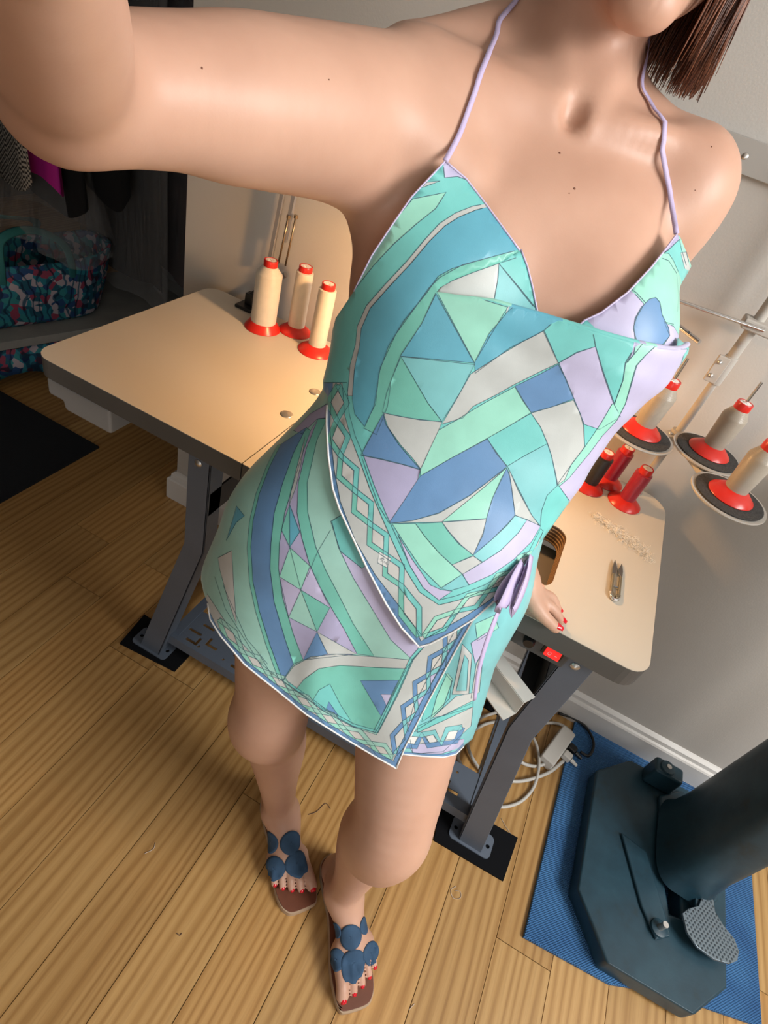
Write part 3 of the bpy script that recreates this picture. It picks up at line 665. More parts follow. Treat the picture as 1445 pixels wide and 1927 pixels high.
# floral tote on the base board
m, nt, b, N, L = node_mat('floral', .7)
tc = N('TexCoord'); vo = N('TexVoronoi', Scale=46); L(tc.outputs['Object'], vo.inputs[0])
sp = N('SeparateColor'); L(vo.outputs['Color'], sp.inputs[0])
r = ramp(nt, [(0, (.01, .10, .16)), (.22, (.02, .22, .30)), (.4, (.015, .07, .20)), (.55, (.30, .05, .10)), (.7, (.03, .25, .28)), (.85, (.45, .40, .45)), (1, (.16, .03, .09))])
for e in r.color_ramp.elements: pass
r.color_ramp.interpolation = 'CONSTANT'; L(sp.outputs[0], r.inputs[0])
wv = N('TexWave', Scale=9, Distortion=14, Detail=2); L(tc.outputs['Object'], wv.inputs[0])
r2 = ramp(nt, [(.82, (1, 1, 1)), (.9, (.12, .3, .42))]); L(wv.outputs['Fac'], r2.inputs[0])
mx = N('MixRGB', blend_type='MULTIPLY'); mx.inputs[0].default_value = 1; L(r.outputs[0], mx.inputs[1]); L(r2.outputs[0], mx.inputs[2]); L(mx.outputs[0], b.inputs['Base Color'])
mat('teal_strap', (.015, .14, .15), .8); mat('bag_lining', (.01, .014, .02), .9)
tb = rk0 + rp(.25, -.165, .1955)
tote = thing('tote_bag', 'teal and pink floral tote bag on the rack base', 'bag', tb, math.atan2(RD.y, RD.x))
v = []; f = []; n = 40; secs = [(0, .25, .10), (.02, .275, .12), (.12, .295, .13), (.215, .32, .125), (.225, .322, .12), (.215, .312, .112), (.12, .285, .115), (.03, .26, .10)]
for i, (z, a, c) in enumerate(secs):
    for j in range(n):
        w = 2 * PI * j / n; cs, s_ = math.cos(w), math.sin(w)
        wob = 1 + .03 * math.sin(5 * w + i)
        v.append((a * math.copysign(abs(cs) ** .6, cs) * wob, c * math.copysign(abs(s_) ** .7, s_) * wob, z + (.035 * abs(cs) ** 2 if 3 <= i <= 5 else 0)))
for i in range(len(secs) - 1):
    for j in range(n): f.append((i * n + j, i * n + (j + 1) % n, (i + 1) * n + (j + 1) % n, (i + 1) * n + j))
f += [tuple(range(n - 1, -1, -1)), tuple(range((len(secs) - 1) * n, len(secs) * n))]
MB().add(v, f).build('bag_body', 'floral', tote, smooth=True)
for s in (-1, 1):
    P = spline([(-.10, s * .118, .13), (-.10, s * .127, .22), (-.07, s * .09, .30), (.04, s * .05, .31), (.12, s * .09, .28), (.13, s * .127, .22), (.13, s * .118, .13)], 8)
    MB().tube(P, .014, 8, flat=.2).build('bag_handle', 'teal_strap', tote, smooth=True)
P = spline([(.26, -.1, .24), (.30, -.02, .10), (.31, .05, .02)], 6)
# folded floral cloth hanging below the board edge
g = MB(); v = []; f = []
nn = 24
for i in range(nn + 1):
    s = -.3 + .75 * i / nn; wv_ = .006 * math.sin(i * 1.9)
    for z, o in ((.162, 0), (.10, .003), (.06 + .01 * math.sin(i), .006)): v.append(tuple(rp(s, .012 + wv_ + o, z)))
for i in range(nn):
    for k in range(2): f.append((i * 3 + k, i * 3 + 3 + k, i * 3 + 4 + k, i * 3 + 1 + k))
fc = g.add(v, f).build('floral_cloth', 'floral', smooth=True); so = fc.modifiers.new('thickness', 'SOLIDIFY'); so.thickness = .003
fc.location = rk0; tag(fc, 'pink and white floral cloth edge hanging under the rack board', 'cloth')
# ------------------------------------------------------------------ the woman: one continuous skin, grown from a distance field
def axis_steps(lo, hi, base, fine):
    out = [lo]
    while out[-1] < hi:
        x = out[-1]; st = base
        for a, c, s in fine:
            if a <= x < c: st = min(st, s)
        out.append(x + st)
    return np.array(out)
GX = axis_steps(.36, 1.11, .006, [(.76, 1.06, .0035)])
GY = axis_steps(-.62, .34, .006, [(-.37, -.12, .0035), (-.03, .06, .0035)])
GZ = axis_steps(.004, 1.70, .006, [(0, .11, .003), (.765, .82, .003)])
FLD = np.full((len(GX), len(GY), len(GZ)), .5, np.float32)
def V3(*a): return np.array(a, np.float32)
def smin(a, b, k):
    if k <= 0: return np.minimum(a, b)
    h = np.clip(.5 + .5 * (b - a) / k, 0, 1); return b + (a - b) * h - k * h * (1 - h)
def put(lo, hi, fn, k=.02, sub=False):
    """blend one form into the field, only where it can matter"""
    m = .05 + k
    i = [slice(max(0, np.searchsorted(g, l - m) - 1), np.searchsorted(g, h + m) + 1) for g, l, h in zip((GX, GY, GZ), lo, hi)]
    X, Y, Zg = np.meshgrid(GX[i[0]], GY[i[1]], GZ[i[2]], indexing='ij')
    P = np.stack([X, Y, Zg], -1).astype(np.float32); d = fn(P); s = FLD[i[0], i[1], i[2]]
    if sub: s[...] = -smin(-s, d, k)
    else: s[...] = smin(s, d, k)
def limb(a, b, ra, rb, k=.02, flat=None, fs=1., sub=False):
    """tapered rod from a to b; flat/fs squash it along a direction"""
    a, b = V3(*a), V3(*b); ba = b - a; L2_ = float(ba @ ba); r = max(ra, rb)
    fl = None if flat is None else V3(*flat) / np.linalg.norm(flat)
    def fn(P):
        q = P - a; h = np.clip(q @ ba / L2_, 0, 1)
        w = q - h[..., None] * ba
        if fl is not None:
            e = w @ fl; w = w + (e * (1 / fs - 1))[..., None] * fl
        return np.sqrt((w * w).sum(-1)) - (ra + (rb - ra) * h)
    put(np.minimum(a, b) - r, np.maximum(a, b) + r, fn, k, sub)
def catmull(A, per=6):
    A = np.asarray(A, np.float32); A = np.concatenate([[2 * A[0] - A[1]], A, [2 * A[-1] - A[-2]]]); out = []
    for i in range(1, len(A) - 2):
        a, b, c, d = A[i - 1:i + 3]
        for t in np.arange(per) / per: out.append(.5 * (2 * b + (c - a) * t + (2 * a - 5 * b + 4 * c - d) * t * t + (3 * b - a - 3 * c + d) * t ** 3))
    return np.array(out + [A[-2]], np.float32)
def chain(pts, rad, k=.02, flat=None, fs=1.):
    """one smooth tapered limb through all the points"""
    Q = catmull([list(p_) + [r_] for p_, r_ in zip(pts, rad)], 8); r = Q[:, 3].max()
    fl = None if flat is None else V3(*flat) / np.linalg.norm(flat)
    def fn(P):
        best = None
        for a, b in zip(Q[:-1], Q[1:]):
            ba = b[:3] - a[:3]; q = P - a[:3]; h = np.clip(q @ ba / max(float(ba @ ba), 1e-9), 0, 1); w = q - h[..., None] * ba
            if fl is not None:
                e = w @ fl; w = w + (e * (1 / fs - 1))[..., None] * fl
            d = np.sqrt((w * w).sum(-1)) - (a[3] + (b[3] - a[3]) * h)
            best = d if best is None else np.minimum(best, d)
        return best
    put(Q[:, :3].min(0) - r, Q[:, :3].max(0) + r, fn, k)
def blob(c, r, k=.02, yaw=0., pitch=0., sub=False):
    """ellipsoid with radii (side, front-back, height), turned by yaw about z, tipped by pitch"""
    c = V3(*c); r = V3(*r); cy_, sy_ = math.cos(math.radians(yaw)), math.sin(math.radians(yaw)); cp, sp_ = math.cos(math.radians(pitch)), math.sin(math.radians(pitch))
    R1 = np.array([[cy_, -sy_, 0], [sy_, cy_, 0], [0, 0, 1]], np.float32) @ np.array([[1, 0, 0], [0, cp, -sp_], [0, sp_, cp]], np.float32)
    def fn(P):
        q = (P - c) @ R1; k0 = np.sqrt(((q / r) ** 2).sum(-1)); k1 = np.sqrt(((q / r / r) ** 2).sum(-1)) + 1e-6
        return k0 * (k0 - 1) / k1
    m = float(r.max()); put(c - m, c + m, fn, k, sub)
# torso: rounded sections from hips to shoulders (z, centre x, y, half width, front, back, yaw)
TORSO = np.array([
    (.780, .738, -.128, .152, .095, .110, 16), (.860, .740, -.125, .176, .098, .120, 17), (.920, .741, -.113, .170, .097, .112, 18),
    (.975, .747, -.085, .155, .094, .095, 20), (1.030, .753, -.055, .144, .090, .082, 22), (1.090, .746, -.024, .150, .092, .085, 23),
    (1.160, .735, .008, .161, .096, .095, 24), (1.230, .725, .036, .162, .094, .098, 24), (1.285, .722, .066, .148, .086, .088, 24),
    (1.325, .720, .094, .112, .064, .072, 24), (1.355, .714, .118, .070, .050, .058, 24)], np.float32)
TORSO = catmull(TORSO, 6)
def torso_fn(P):
    z = np.clip(P[..., 2], TORSO[0, 0], TORSO[-1, 0]); c = [np.interp(z, TORSO[:, 0], TORSO[:, i]) for i in range(1, 7)]
    yw = np.radians(c[5]); dx, dy = P[..., 0] - c[0], P[..., 1] - c[1]
    u = dx * np.cos(yw) + dy * np.sin(yw); w = -dx * np.sin(yw) + dy * np.cos(yw)
    bd = np.where(w < 0, c[3], c[4]); e = 2.25
    rr = (np.abs(u / c[2]) ** e + np.abs(w / bd) ** e) ** (1 / e)
    d = (rr - 1) * np.minimum(c[2], bd) * .95
    ez = np.maximum(P[..., 2] - TORSO[-1, 0], TORSO[0, 0] - P[..., 2])
    return np.where(ez > 0, np.sqrt(np.maximum(d, 0) ** 2 + ez ** 2) + np.minimum(d, 0) * 0, d).astype(np.float32)
put((.56, -.27, .78), (.96, .22, 1.36), torso_fn, 0)
FW = V3(math.sin(math.radians(24)), -math.cos(math.radians(24)), 0); SD = V3(math.cos(math.radians(24)), math.sin(math.radians(24)), 0); UP = V3(0, 0, 1)
S_R, E_R, W_R = V3(.585, -.030, 1.312), V3(.462, -.307, 1.286), V3(.612, -.458, 1.392)
S_L, E_L, W_L = V3(.864, .158, 1.318), V3(.872, .175, 1.050), V3(.893, .040, .842)
NECK0, NECK1 = V3(.712, .118, 1.325), V3(.694, .155, 1.47)
CHIN = V3(.760, .040, 1.430); HF = V3(math.sin(math.radians(14)), -math.cos(math.radians(14)), 0); HS = V3(math.cos(math.radians(14)), math.sin(math.radians(14)), 0)
# shoulders, back of the neck, collar bones
limb((.715, .13, 1.325), S_R + V3(.01, .03, .0), .060, .052, .05); limb((.715, .13, 1.325), S_L + V3(-.01, .01, 0), .058, .048, .05)
chain([(.665, .175, 1.45), (.640, .150, 1.400), (.595, .085, 1.368), (.565, .02, 1.345)], [.034, .036, .032, .030], .04)
chain([(.715, .180, 1.45), (.738, .172, 1.385), (.790, .165, 1.345), (.850, .165, 1.332)], [.030, .030, .030, .030], .035)
limb(NECK0, NECK1, .060, .053, .03)
chain([V3(.750, .062, 1.344), V3(.800, .087, 1.352), V3(.862, .138, 1.352)], [.010, .011, .013], .024)
chain([V3(.720, .047, 1.344), V3(.655, .017, 1.350), V3(.592, -.008, 1.352)], [.010, .011, .013], .024)
chain([V3(.722, .052, 1.343), V3(.697, .084, 1.385), V3(.665, .140, 1.44)], [.0085, .012, .016], .014)
chain([V3(.747, .058, 1.343), V3(.746, .094, 1.385), V3(.742, .150, 1.44)], [.0085, .012, .015], .014)
limb((.728, .088, 1.35), (.726, .10, 1.42), .014, .016, .014)
blob((.735, .044, 1.350), (.010, .010, .014), .014, 24, sub=True)
# bust
blob((.678, -.042, 1.190), (.062, .060, .064), .05, 24); blob((.832, .030, 1.188), (.062, .060, .064), .05, 24)
# right arm, lifted towards the camera
chain([S_R, S_R * .62 + E_R * .38, S_R * .2 + E_R * .8, E_R], [.056, .056, .049, .043], .03)
limb(S_R + V3(.01, .0, -.055), S_R * .45 + E_R * .55 + V3(0, 0, -.012), .040, .036, .05)
limb(S_R + V3(.03, .03, -.09), S_R + V3(.04, .035, -.01), .04, .045, .05)
chain([E_R, E_R * .6 + W_R * .4, W_R], [.040, .040, .026], .025)
limb((.660, -.030, 1.272), (.575, -.075, 1.318), .036, .034, .016)
# left arm, hand planted on the table
chain([S_L, S_L * .55 + E_L * .45, E_L, E_L * .6 + W_L * .4, W_L], [.050, .042, .036, .037, .024], .03)
limb(S_L + V3(-.035, -.01, -.05), S_L + V3(-.01, 0, -.02), .04, .04, .05)
# legs
HIP_L, K_L, A_L = V3(.828, -.105, .845), V3(.920, -.245, .468), V3(.928, -.222, .085)
HIP_R, K_R, A_R = V3(.655, -.150, .845), V3(.667, -.182, .466), V3(.737, -.158, .085)
for H_, K_, A_ in ((HIP_L, K_L, A_L), (HIP_R, K_R, A_R)):
    bk = V3(-.35, .94, 0) * .02
    chain([H_, H_ * .5 + K_ * .5 + bk * .3, K_ + V3(0, 0, .05), K_ - V3(0, 0, .03)], [.088, .078, .060, .052], .05)
    limb(K_ + V3(.010, -.014, .015), K_ + V3(.010, -.014, -.03), .038, .034, .05)
    chain([K_ - V3(0, 0, .02), K_ * .66 + A_ * .34 + bk, K_ * .3 + A_ * .7 + bk * .3, A_], [.052, .056, .038, .030], .045)
blob((.685, -.085, .84), (.085, .085, .090), .05, 17); blob((.78, -.068, .84), (.085, .085, .090), .05, 17)
# feet: heel, instep, ball and five toes each
TOES = {}
def foot(A_, heel, toe, lat, s):
    heel, toe = V3(*heel), V3(*toe); dr = (toe - heel); Ln = float(np.linalg.norm(dr[:2])); dr = V3(dr[0], dr[1], 0) / Ln; la = V3(*lat)
    o = lambda f_, l_, z_: V3(heel[0], heel[1], 0) + dr * (f_ * Ln) + la * l_ + V3(0, 0, z_)
    chain([A_, o(.10, 0, .065), o(.04, 0, .05)], [.030, .031, .028], .02)
    chain([A_ + V3(0, 0, -.005), o(.38, 0, .072), o(.60, .004, .052), o(.70, .006, .04)], [.030, .030, .026, .020], .03, flat=(0, 0, 1), fs=.9)
    chain([o(.05, 0, .042), o(.40, .010, .036), o(.66, .030, .033)], [.022, .020, .015], .03)
    limb(o(.66, -.022, .038), o(.64, .032, .034), .0165, .0135, .02)
    for sgn in (-1, 1): blob(A_ + la * (.026 * sgn) + V3(0, 0, .002), (.010, .010, .012), .012)
    T = [(-.028, .995, .0118), (-.006, .985, .0078), (.0115, .95, .0074), (.0275, .905, .0070), (.0415, .85, .0068)]
    lst = []
    for l_, f_, r_ in T:
        kn = o(f_ - .11 if l_ > -.02 else f_ - .10, l_ * .95, .041 if l_ > -.02 else .038); tp = o(f_ - .02, l_ * 1.02, .0315)
        chain([o(.68, l_ * .85, .037), kn, tp], [r_ * 1.05, r_, r_ * .98], .003); lst.append((tp, r_, dr, la))
    return lst
TOES['L'] = foot(A_L, (.893, -.176, 0), (1.033, -.338, 0), (.756, .654, 0), 1)
TOES['R'] = foot(A_R, (.705, -.122, 0), (.852, -.252, 0), (-.662, -.749, 0), -1)
# left hand on the table edge
NAILS = []
def finger(pts, rad, nail=True):
    chain(pts, rad, .007)
    a, c = V3(*pts[-2]), V3(*pts[-1]); NAILS.append((c, (c - a) / np.linalg.norm(c - a), rad[-1]))
PALM = [(.930, .018, .815), (.955, .008, .802), (.970, .002, .795)]
limb(W_L, PALM[0], .024, .022, .012); limb(PALM[0], (.955, .016, .800), .020, .016, .012, flat=(.4, .2, 1), fs=.72); limb(PALM[0], (.957, .000, .800), .020, .016, .012, flat=(.4, .2, 1), fs=.72)
finger([(.960, .010, .800), (.984, .012, .795), (1.006, .0145, .7785)], [.0092, .0082, .0068])
finger([(.956, .022, .801), (.978, .029, .797), (.997, .0325, .7785)], [.0090, .0082, .0068])
finger([(.950, .036, .797), (.960, .044, .790), (.968, .046, .7785)], [.0092, .0082, .0070])
finger([(.940, .040, .796), (.945, .052, .786), (.947, .058, .7775)], [.0082, .0074, .0064])
finger([(.945, -.002, .806), (.972, -.010, .795), (1.001, -.0065, .780)], [.0125, .0105, .0082])
# right hand, out of frame, curled round the phone
H0 = W_R; HD = V3(.40, -.28, .87); HD = HD / np.linalg.norm(HD)
limb(W_R, W_R + HD * .085, .027, .030, .02, flat=(.3, .9, .1), fs=.6)
for j in range(4):
    bp_ = W_R + HD * .085 + V3(.83, -.45, -.33) * (.018 * (j - 1.5)); finger([bp_, bp_ + HD * .032 + V3(-.004, .02, 0), bp_ + HD * .035 + V3(-.008, .045, 0)], [.0095, .0085, .0075])
finger([W_R + HD * .03 + V3(.01, .01, -.02), W_R + HD * .06 + V3(.03, .02, -.045), W_R + HD * .09 + V3(.045, .03, -.05)], [.012, .010, .0085])
# head
HC = CHIN + UP * .118 - HF * .088
blob(HC + UP * .018 - HF * .012, (.073, .094, .098), .03, 14)
blob(HC - UP * .035 + HF * .022, (.060, .068, .075), .04, 14)
limb(HC - UP * .062 - HF * .018 + HS * .050, CHIN - HF * .012 + UP * .012 + HS * .012, .018, .016, .03); limb(HC - UP * .062 - HF * .018 - HS * .050, CHIN - HF * .012 + UP * .012 - HS * .012, .018, .016, .03)
blob(CHIN - HF * .012 + UP * .010, (.020, .016, .015), .02, 14)
limb(HC + UP * .018 + HF * .086, HC - UP * .022 + HF * .103, .007, .0125, .012)
blob(HC - UP * .052 + HF * .084, (.022, .010, .006), .006, 14); blob(HC - UP * .064 + HF * .083, (.019, .010, .006), .006, 14)
for s in (-1, 1):
    blob(HC + HS * (.073 * s) - HF * .012 - UP * .004, (.007, .017, .029), .008, 14)
    blob(HC + HS * (.032 * s) + HF * .086 + UP * .012, (.016, .012, .009), .008, 14, sub=True)
def surface_nets(D, gx, gy, gz):
    ins = D < 0
    c = np.zeros([n - 1 for n in D.shape], np.int8)
    for i in (0, 1):
        for j in (0, 1):
            for k in (0, 1): c += ins[i:i + c.shape[0], j:j + c.shape[1], k:k + c.shape[2]]
    I, J, K = np.nonzero((c > 0) & (c < 8)); n = len(I); idx = np.full(c.shape, -1, np.int32); idx[I, J, K] = np.arange(n)
    acc = np.zeros((n, 3)); cnt = np.zeros(n); G = (gx, gy, gz); B = np.stack([I, J, K], 1)
    for ax in range(3):
        o1, o2 = [q for q in range(3) if q != ax]
        for a in (0, 1):
            for b_ in (0, 1):
                p0 = B.copy(); p0[:, o1] += a; p0[:, o2] += b_; p1 = p0.copy(); p1[:, ax] += 1
                d0, d1 = D[tuple(p0.T)], D[tuple(p1.T)]; m_ = (d0 < 0) != (d1 < 0); t = np.where(m_, d0 / np.where(m_, d0 - d1, 1), 0)
                q = np.stack([G[x][p0[:, x]] for x in range(3)], 1); q[:, ax] += t * (G[ax][p1[:, ax]] - G[ax][p0[:, ax]])
                acc[m_] += q[m_]; cnt[m_] += 1
    V = acc / cnt[:, None]; F = []
    for ax in range(3):
        o1, o2 = [(1, 2), (2, 0), (0, 1)][ax]
        s0 = [slice(None)] * 3; s1 = [slice(None)] * 3; s0[ax] = slice(0, -1); s1[ax] = slice(1, None)
        for o in (o1, o2): s0[o] = slice(1, -1); s1[o] = slice(1, -1)
        a, b_ = ins[tuple(s0)], ins[tuple(s1)]
        for flip, m_ in ((False, a & ~b_), (True, ~a & b_)):
            E = np.stack(np.nonzero(m_), 1)
            if not len(E): continue
            E[:, o1] += 1; E[:, o2] += 1
            def cell(d1, d2):
                q = E.copy(); q[:, o1] -= d1; q[:, o2] -= d2; return idx[tuple(q.T)]
            Q = np.stack([cell(1, 1), cell(0, 1), cell(0, 0), cell(1, 0)], 1)
            F.append(Q[:, ::-1] if flip else Q)
    return V, np.concatenate(F)
BV, BF = surface_nets(FLD, GX, GY, GZ)

def smooth_mesh(V, F, it=3, lam=.5):
    a = np.concatenate([F[:, 0], F[:, 1], F[:, 2], F[:, 3]]); b = np.concatenate([F[:, 1], F[:, 2], F[:, 3], F[:, 0]])
    n = np.bincount(np.concatenate([a, b]), minlength=len(V))[:, None]
    for i in range(it):
        for l in (lam, -lam * 1.02):
            S = np.zeros_like(V)
            for ax in range(3): S[:, ax] = np.bincount(a, V[b, ax], len(V)) + np.bincount(b, V[a, ax], len(V))
            V = V + l * (S / n - V)
    return V
BV = smooth_mesh(BV, BF, 10)
# ------------------------------------------------------------------ skin, nails, face, hair
m, nt, b, N, L = node_mat('skin', .46)
tc = N('TexCoord'); n1 = N('TexNoise', Scale=9, Detail=4); L(tc.outputs['Object'], n1.inputs[0])
r = ramp(nt, [(.3, (.50, .285, .200)), (.7, (.585, .35, .252))]); L(n1.outputs['Fac'], r.inputs[0]); L(r.outputs[0], b.inputs['Base Color'])
n2 = N('TexNoise', Scale=420, Detail=3); L(tc.outputs['Object'], n2.inputs[0])
bp = N('Bump', Strength=.10, Distance=.0006); L(n2.outputs['Fac'], bp.inputs['Height']); L(bp.outputs[0], b.inputs['Normal'])
b.inputs['Subsurface Weight'].default_value = .12; b.inputs['Subsurface Radius'].default_value = (1, .35, .2); b.inputs['Subsurface Scale'].default_value = .008
b.inputs['Specular IOR Level'].default_value = .4
person = thing('person', 'woman in a turquoise print halter top and skirt leaning on the sewing table', 'person', (.76, -.15, 0))
PO = Vector(person.location)
def np_mesh(name, V, F, m, parent, off=PO, smooth=True):
    me = bpy.data.meshes.new(name); V = np.asarray(V, np.float64) - np.array(off); F = np.asarray(F, np.int32)
    me.vertices.add(len(V)); me.vertices.foreach_set('co', V.ravel()); k = F.shape[1]
    me.loops.add(F.size); me.loops.foreach_set('vertex_index', F.ravel()); me.polygons.add(len(F))
    me.polygons.foreach_set('loop_start', np.arange(len(F)) * k); me.polygons.foreach_set('use_smooth', [smooth] * len(F))
    me.update(calc_edges=True); me.validate()
    o = bpy.data.objects.new(name, me); COL.objects.link(o); o.parent = parent; me.materials.append(MATS[m] if isinstance(m, str) else m)
    return o
body_o = np_mesh('body', BV, BF, 'skin', person)
BT = BVHTree.FromPolygons([Vector(v) for v in BV], [tuple(int(i) for i in f) for f in BF])
def hit_body(x, y):
    d = ray(x, y).normalized(); loc, no, i, t = BT.ray_cast(CAM_P + d * .02, d)
    return (loc, no)
mat('nail_red', (.62, .008, .02), .12); mat('mole', (.22, .095, .06), .6); mat('eye_white', (.8, .78, .75), .2); mat('iris', (.10, .07, .04), .2)
def nail(c, d, up, w, l):
    """small curved plate on top of a finger or toe tip"""
    d = Vector(d).normalized(); up = (Vector(up) - d * Vector(up).dot(d)).normalized(); s = d.cross(up); v = []; f = []; nu, nv = 6, 6
    for j in range(nv + 1):
        t = j / nv
        for i in range(nu + 1):
            a = -1 + 2 * i / nu; ww = w * (1 - .35 * max(0, t - .55) / .45 - .25 * max(0, .25 - t) / .25)
            v.append(Vector(c) + d * (l * (t - .5)) + s * (a * ww) + up * (w * .55 * (1 - a * a)) - up * (.0008 * (t * 2 - 1) ** 2))
    for j in range(nv):
        for i in range(nu): q = j * (nu + 1) + i; f.append((q, q + 1, q + nu + 2, q + nu + 1))
    o = MB().add([q - PO for q in v], f).build('nail', 'nail_red', body_o, smooth=True); so = o.modifiers.new('t', 'SOLIDIFY'); so.thickness = .0012
for c, d, r_ in NAILS[:5]: nail(Vector(c) + Vector((0, 0, r_ * .72)), d + np.array([0, 0, .25]), (0, 0, 1), r_ * .82, r_ * 2.4)
for c, d, r_ in NAILS[5:]: nail(Vector(c) + Vector(d) * r_ * .4, d, HD, r_ * .75, r_ * 1.9)
for k in 'LR':
    for tp, r_, dr, la in TOES[k]: nail(Vector(tp) + Vector((0, 0, r_ * .5)) + Vector(dr) * r_ * .2, dr + np.array([0, 0, -.35]), (0, 0, 1), r_ * .72, r_ * 1.7)
for x, y, r_ in ((1053, 288, .0014), (1081, 355, .0014), (1071, 364, .0007), (380, 128, .0009), (619, 150, .0006), (1339, 276, .0007), (1308, 358, .0006), (1090, 622, .0)):
    h = hit_body(x, y)
    if r_ and h[0] is not None: MB().lathe([(0, -.0004), (r_, -.0002), (r_ * .7, .0004), (0, .0006)], Matrix.Translation(h[0] - PO) @ h[1].to_track_quat('Z', 'Y').to_matrix().to_4x4(), 10).build('mole', 'mole', body_o, smooth=True)
for s in (-1, 1):
    c = Vector(HC + HS * (.032 * s) + HF * .0665 + UP * .012) - PO; e = MB(); Me = Matrix.Translation(c) @ Vector(HF).to_track_quat('Z', 'Y').to_matrix().to_4x4()
    e.lathe([(.0001, -.012)] + [(.012 * math.sin(a), -.012 * math.cos(a)) for a in [k * PI / 10 for k in range(1, 10)]] + [(.0001, .012)], Me, 20)
    ey = e.build('eye', 'eye_white', body_o, smooth=True)
    MB().lathe([(0, .0108), (.0055, .0108), (.005, .0122), (0, .0124)], Me, 16).build('iris', 'iris', body_o, smooth=True)
    P = [Vector(HC + HS * ((.015 + .034 * t) * s) + HF * (.090 - .02 * t * t) + UP * (.030 + .008 * math.sin(t * 2.6))) - PO for t in (0, .25, .5, .75, 1)]
    MB().tube(P, [.002, .003, .003, .0022, .001], 6).build('eyebrow', 'mole', body_o, smooth=True)
mat('lip', (.45, .13, .12), .35)
for dz, w_ in ((-.053, .021), (-.0635, .018)):
    P = [Vector(HC + HS * (w_ * t) + HF * (.093 - .012 * t * t) + UP * dz) - PO for t in (-1, -.6, -.2, .2, .6, 1)]
    MB().tube(P, [.0012, .004, .0052, .0052, .004, .0012], 8).build('lip', 'lip', body_o, smooth=True)
# hair: a chin-length bob of separate locks
m, nt, b, N, L = node_mat('hair_brown', .35)
tc = N('TexCoord'); oi = N('NewGeometry')
r = ramp(nt, [(0, (.045, .016, .009)), (.5, (.12, .042, .022)), (1, (.26, .10, .05))]); L(oi.outputs['Random Per Island'], r.inputs[0]); L(r.outputs[0], b.inputs['Base Color'])
b.inputs['Specular IOR Level'].default_value = .6
g = MB(); R_ = random.Random(3)
hc = Vector(HC + UP * .018 - HF * .012); hf, hs_, up = Vector(HF), Vector(HS), Vector((0, 0, 1))
for k in range(2000):
    a = R_.uniform(-PI, PI) if k % 3 == 0 else R_.uniform(1.0, 3.0)          # angle round the head, 0 = face
    if abs(a) < .62: continue
    side = math.sin(a); fr = math.cos(a)
    ln = 1.0 + R_.uniform(-.06, .05)
    part = R_.uniform(.0, .95)
    top = hc + up * (.098 * math.cos(part * 1.45)) + (hs_ * (side * .080) + hf * (fr * .10)) * math.sin(part * 1.45)
    pts = [top]; dr_ = hs_ * side + hf * fr
    rr = R_.uniform(.0, .012)
    zend = CHIN[2] - .030 + R_.uniform(-.014, .03) + .02 * max(0, fr) + (.05 if side < -.1 else 0)
    eq = hc + hs_ * (side * (.084 + rr)) + hf * (fr * (.105 + rr)) + up * (-.02)
    md = hc + hs_ * (side * (.086 + rr)) + hf * (fr * (.102 + rr)) + up * (-.08)
    lo_ = hc + hs_ * (side * (.080 + rr + R_.uniform(-.006, .012))) + hf * (fr * (.095 + rr)) ; lo_.z = zend
    pp = [top + dr_ * .002, top * .35 + eq * .65 + dr_ * .012 + up * .012, eq, md, lo_]
    sp = spline([q - PO for q in pp], 4); n_ = len(sp); w0 = R_.uniform(.0007, .0018)
    g.tube(sp, [w0 * (1 if i < n_ * .75 else max(.12, 1 - (i - n_ * .75) / (n_ * .25))) for i in range(n_)], 4)
hair = g.build('hair', 'hair_brown', person, smooth=True)
# scalp cap under the locks
cp = MB().lathe([(.0001, .105)] + [(.081 * math.sin(a), .103 * math.cos(a)) for a in [k * PI / 16 for k in range(1, 9)]] + [(.0805, -.02), (.076, -.06), (.0001, -.06)], n=40)
cp.v = [tuple(hc - PO + hs_ * (x * 1.02) + hf * (y * 1.24 if y < 0 else (y * 1.19 if z > .058 else y * .72)) + up * (z * 1.02)) for x, y, z in cp.v]
cp.build('scalp', 'hair_brown', hair, smooth=True)
# ------------------------------------------------------------------ printed silk: sheets draped round the body
def sample_field(P):
    """trilinear distance to the body"""
    idx = []; fr = []
    for ax, g in enumerate((GX, GY, GZ)):
        i = np.clip(np.searchsorted(g, P[..., ax]) - 1, 0, len(g) - 2); idx.append(i); fr.append(np.clip((P[..., ax] - g[i]) / (g[i + 1] - g[i]), 0, 1))
    out = 0
    for a in (0, 1):
        for b_ in (0, 1):
            for c in (0, 1):
                w = (fr[0] if a else 1 - fr[0]) * (fr[1] if b_ else 1 - fr[1]) * (fr[2] if c else 1 - fr[2])
                out = out + w * FLD[idx[0] + a, idx[1] + b_, idx[2] + c]
    return out
YAW = math.radians(22)
AXZ = np.array([.50, .60, .70, .78, .86, .92, .975, 1.03, 1.09, 1.16, 1.23, 1.285, 1.36])
AXX = np.array([.795, .775, .757, .742, .740, .741, .745, .750, .744, .735, .725, .722, .72])
AXY = np.array([-.190, -.175, -.158, -.138, -.125, -.113, -.085, -.055, -.024, .008, .036, .060, .09])
def axis(z): return np.interp(z, AXZ, AXX), np.interp(z, AXZ, AXY)
PHI = np.radians(np.arange(-200, 201, 2.0)); ZL = np.arange(.52, 1.345, .008)
def blur(A, n=1, wrap=False):
    for _ in range(n):
        B = np.pad(A, ((1, 1), (1, 1)), 'edge'); A = (B[1:-1, 1:-1] * 2 + B[2:, 1:-1] + B[:-2, 1:-1] + B[1:-1, 2:] + B[1:-1, :-2]) / 6
    return A
def pol(phi, z, r):
    """radial chart -> point; phi 0 faces forward, positive to her left"""
    cx, cy = axis(z); a = phi + YAW - PI / 2; return np.stack([cx + r * np.cos(a), cy + r * np.sin(a), z + 0 * r], -1)
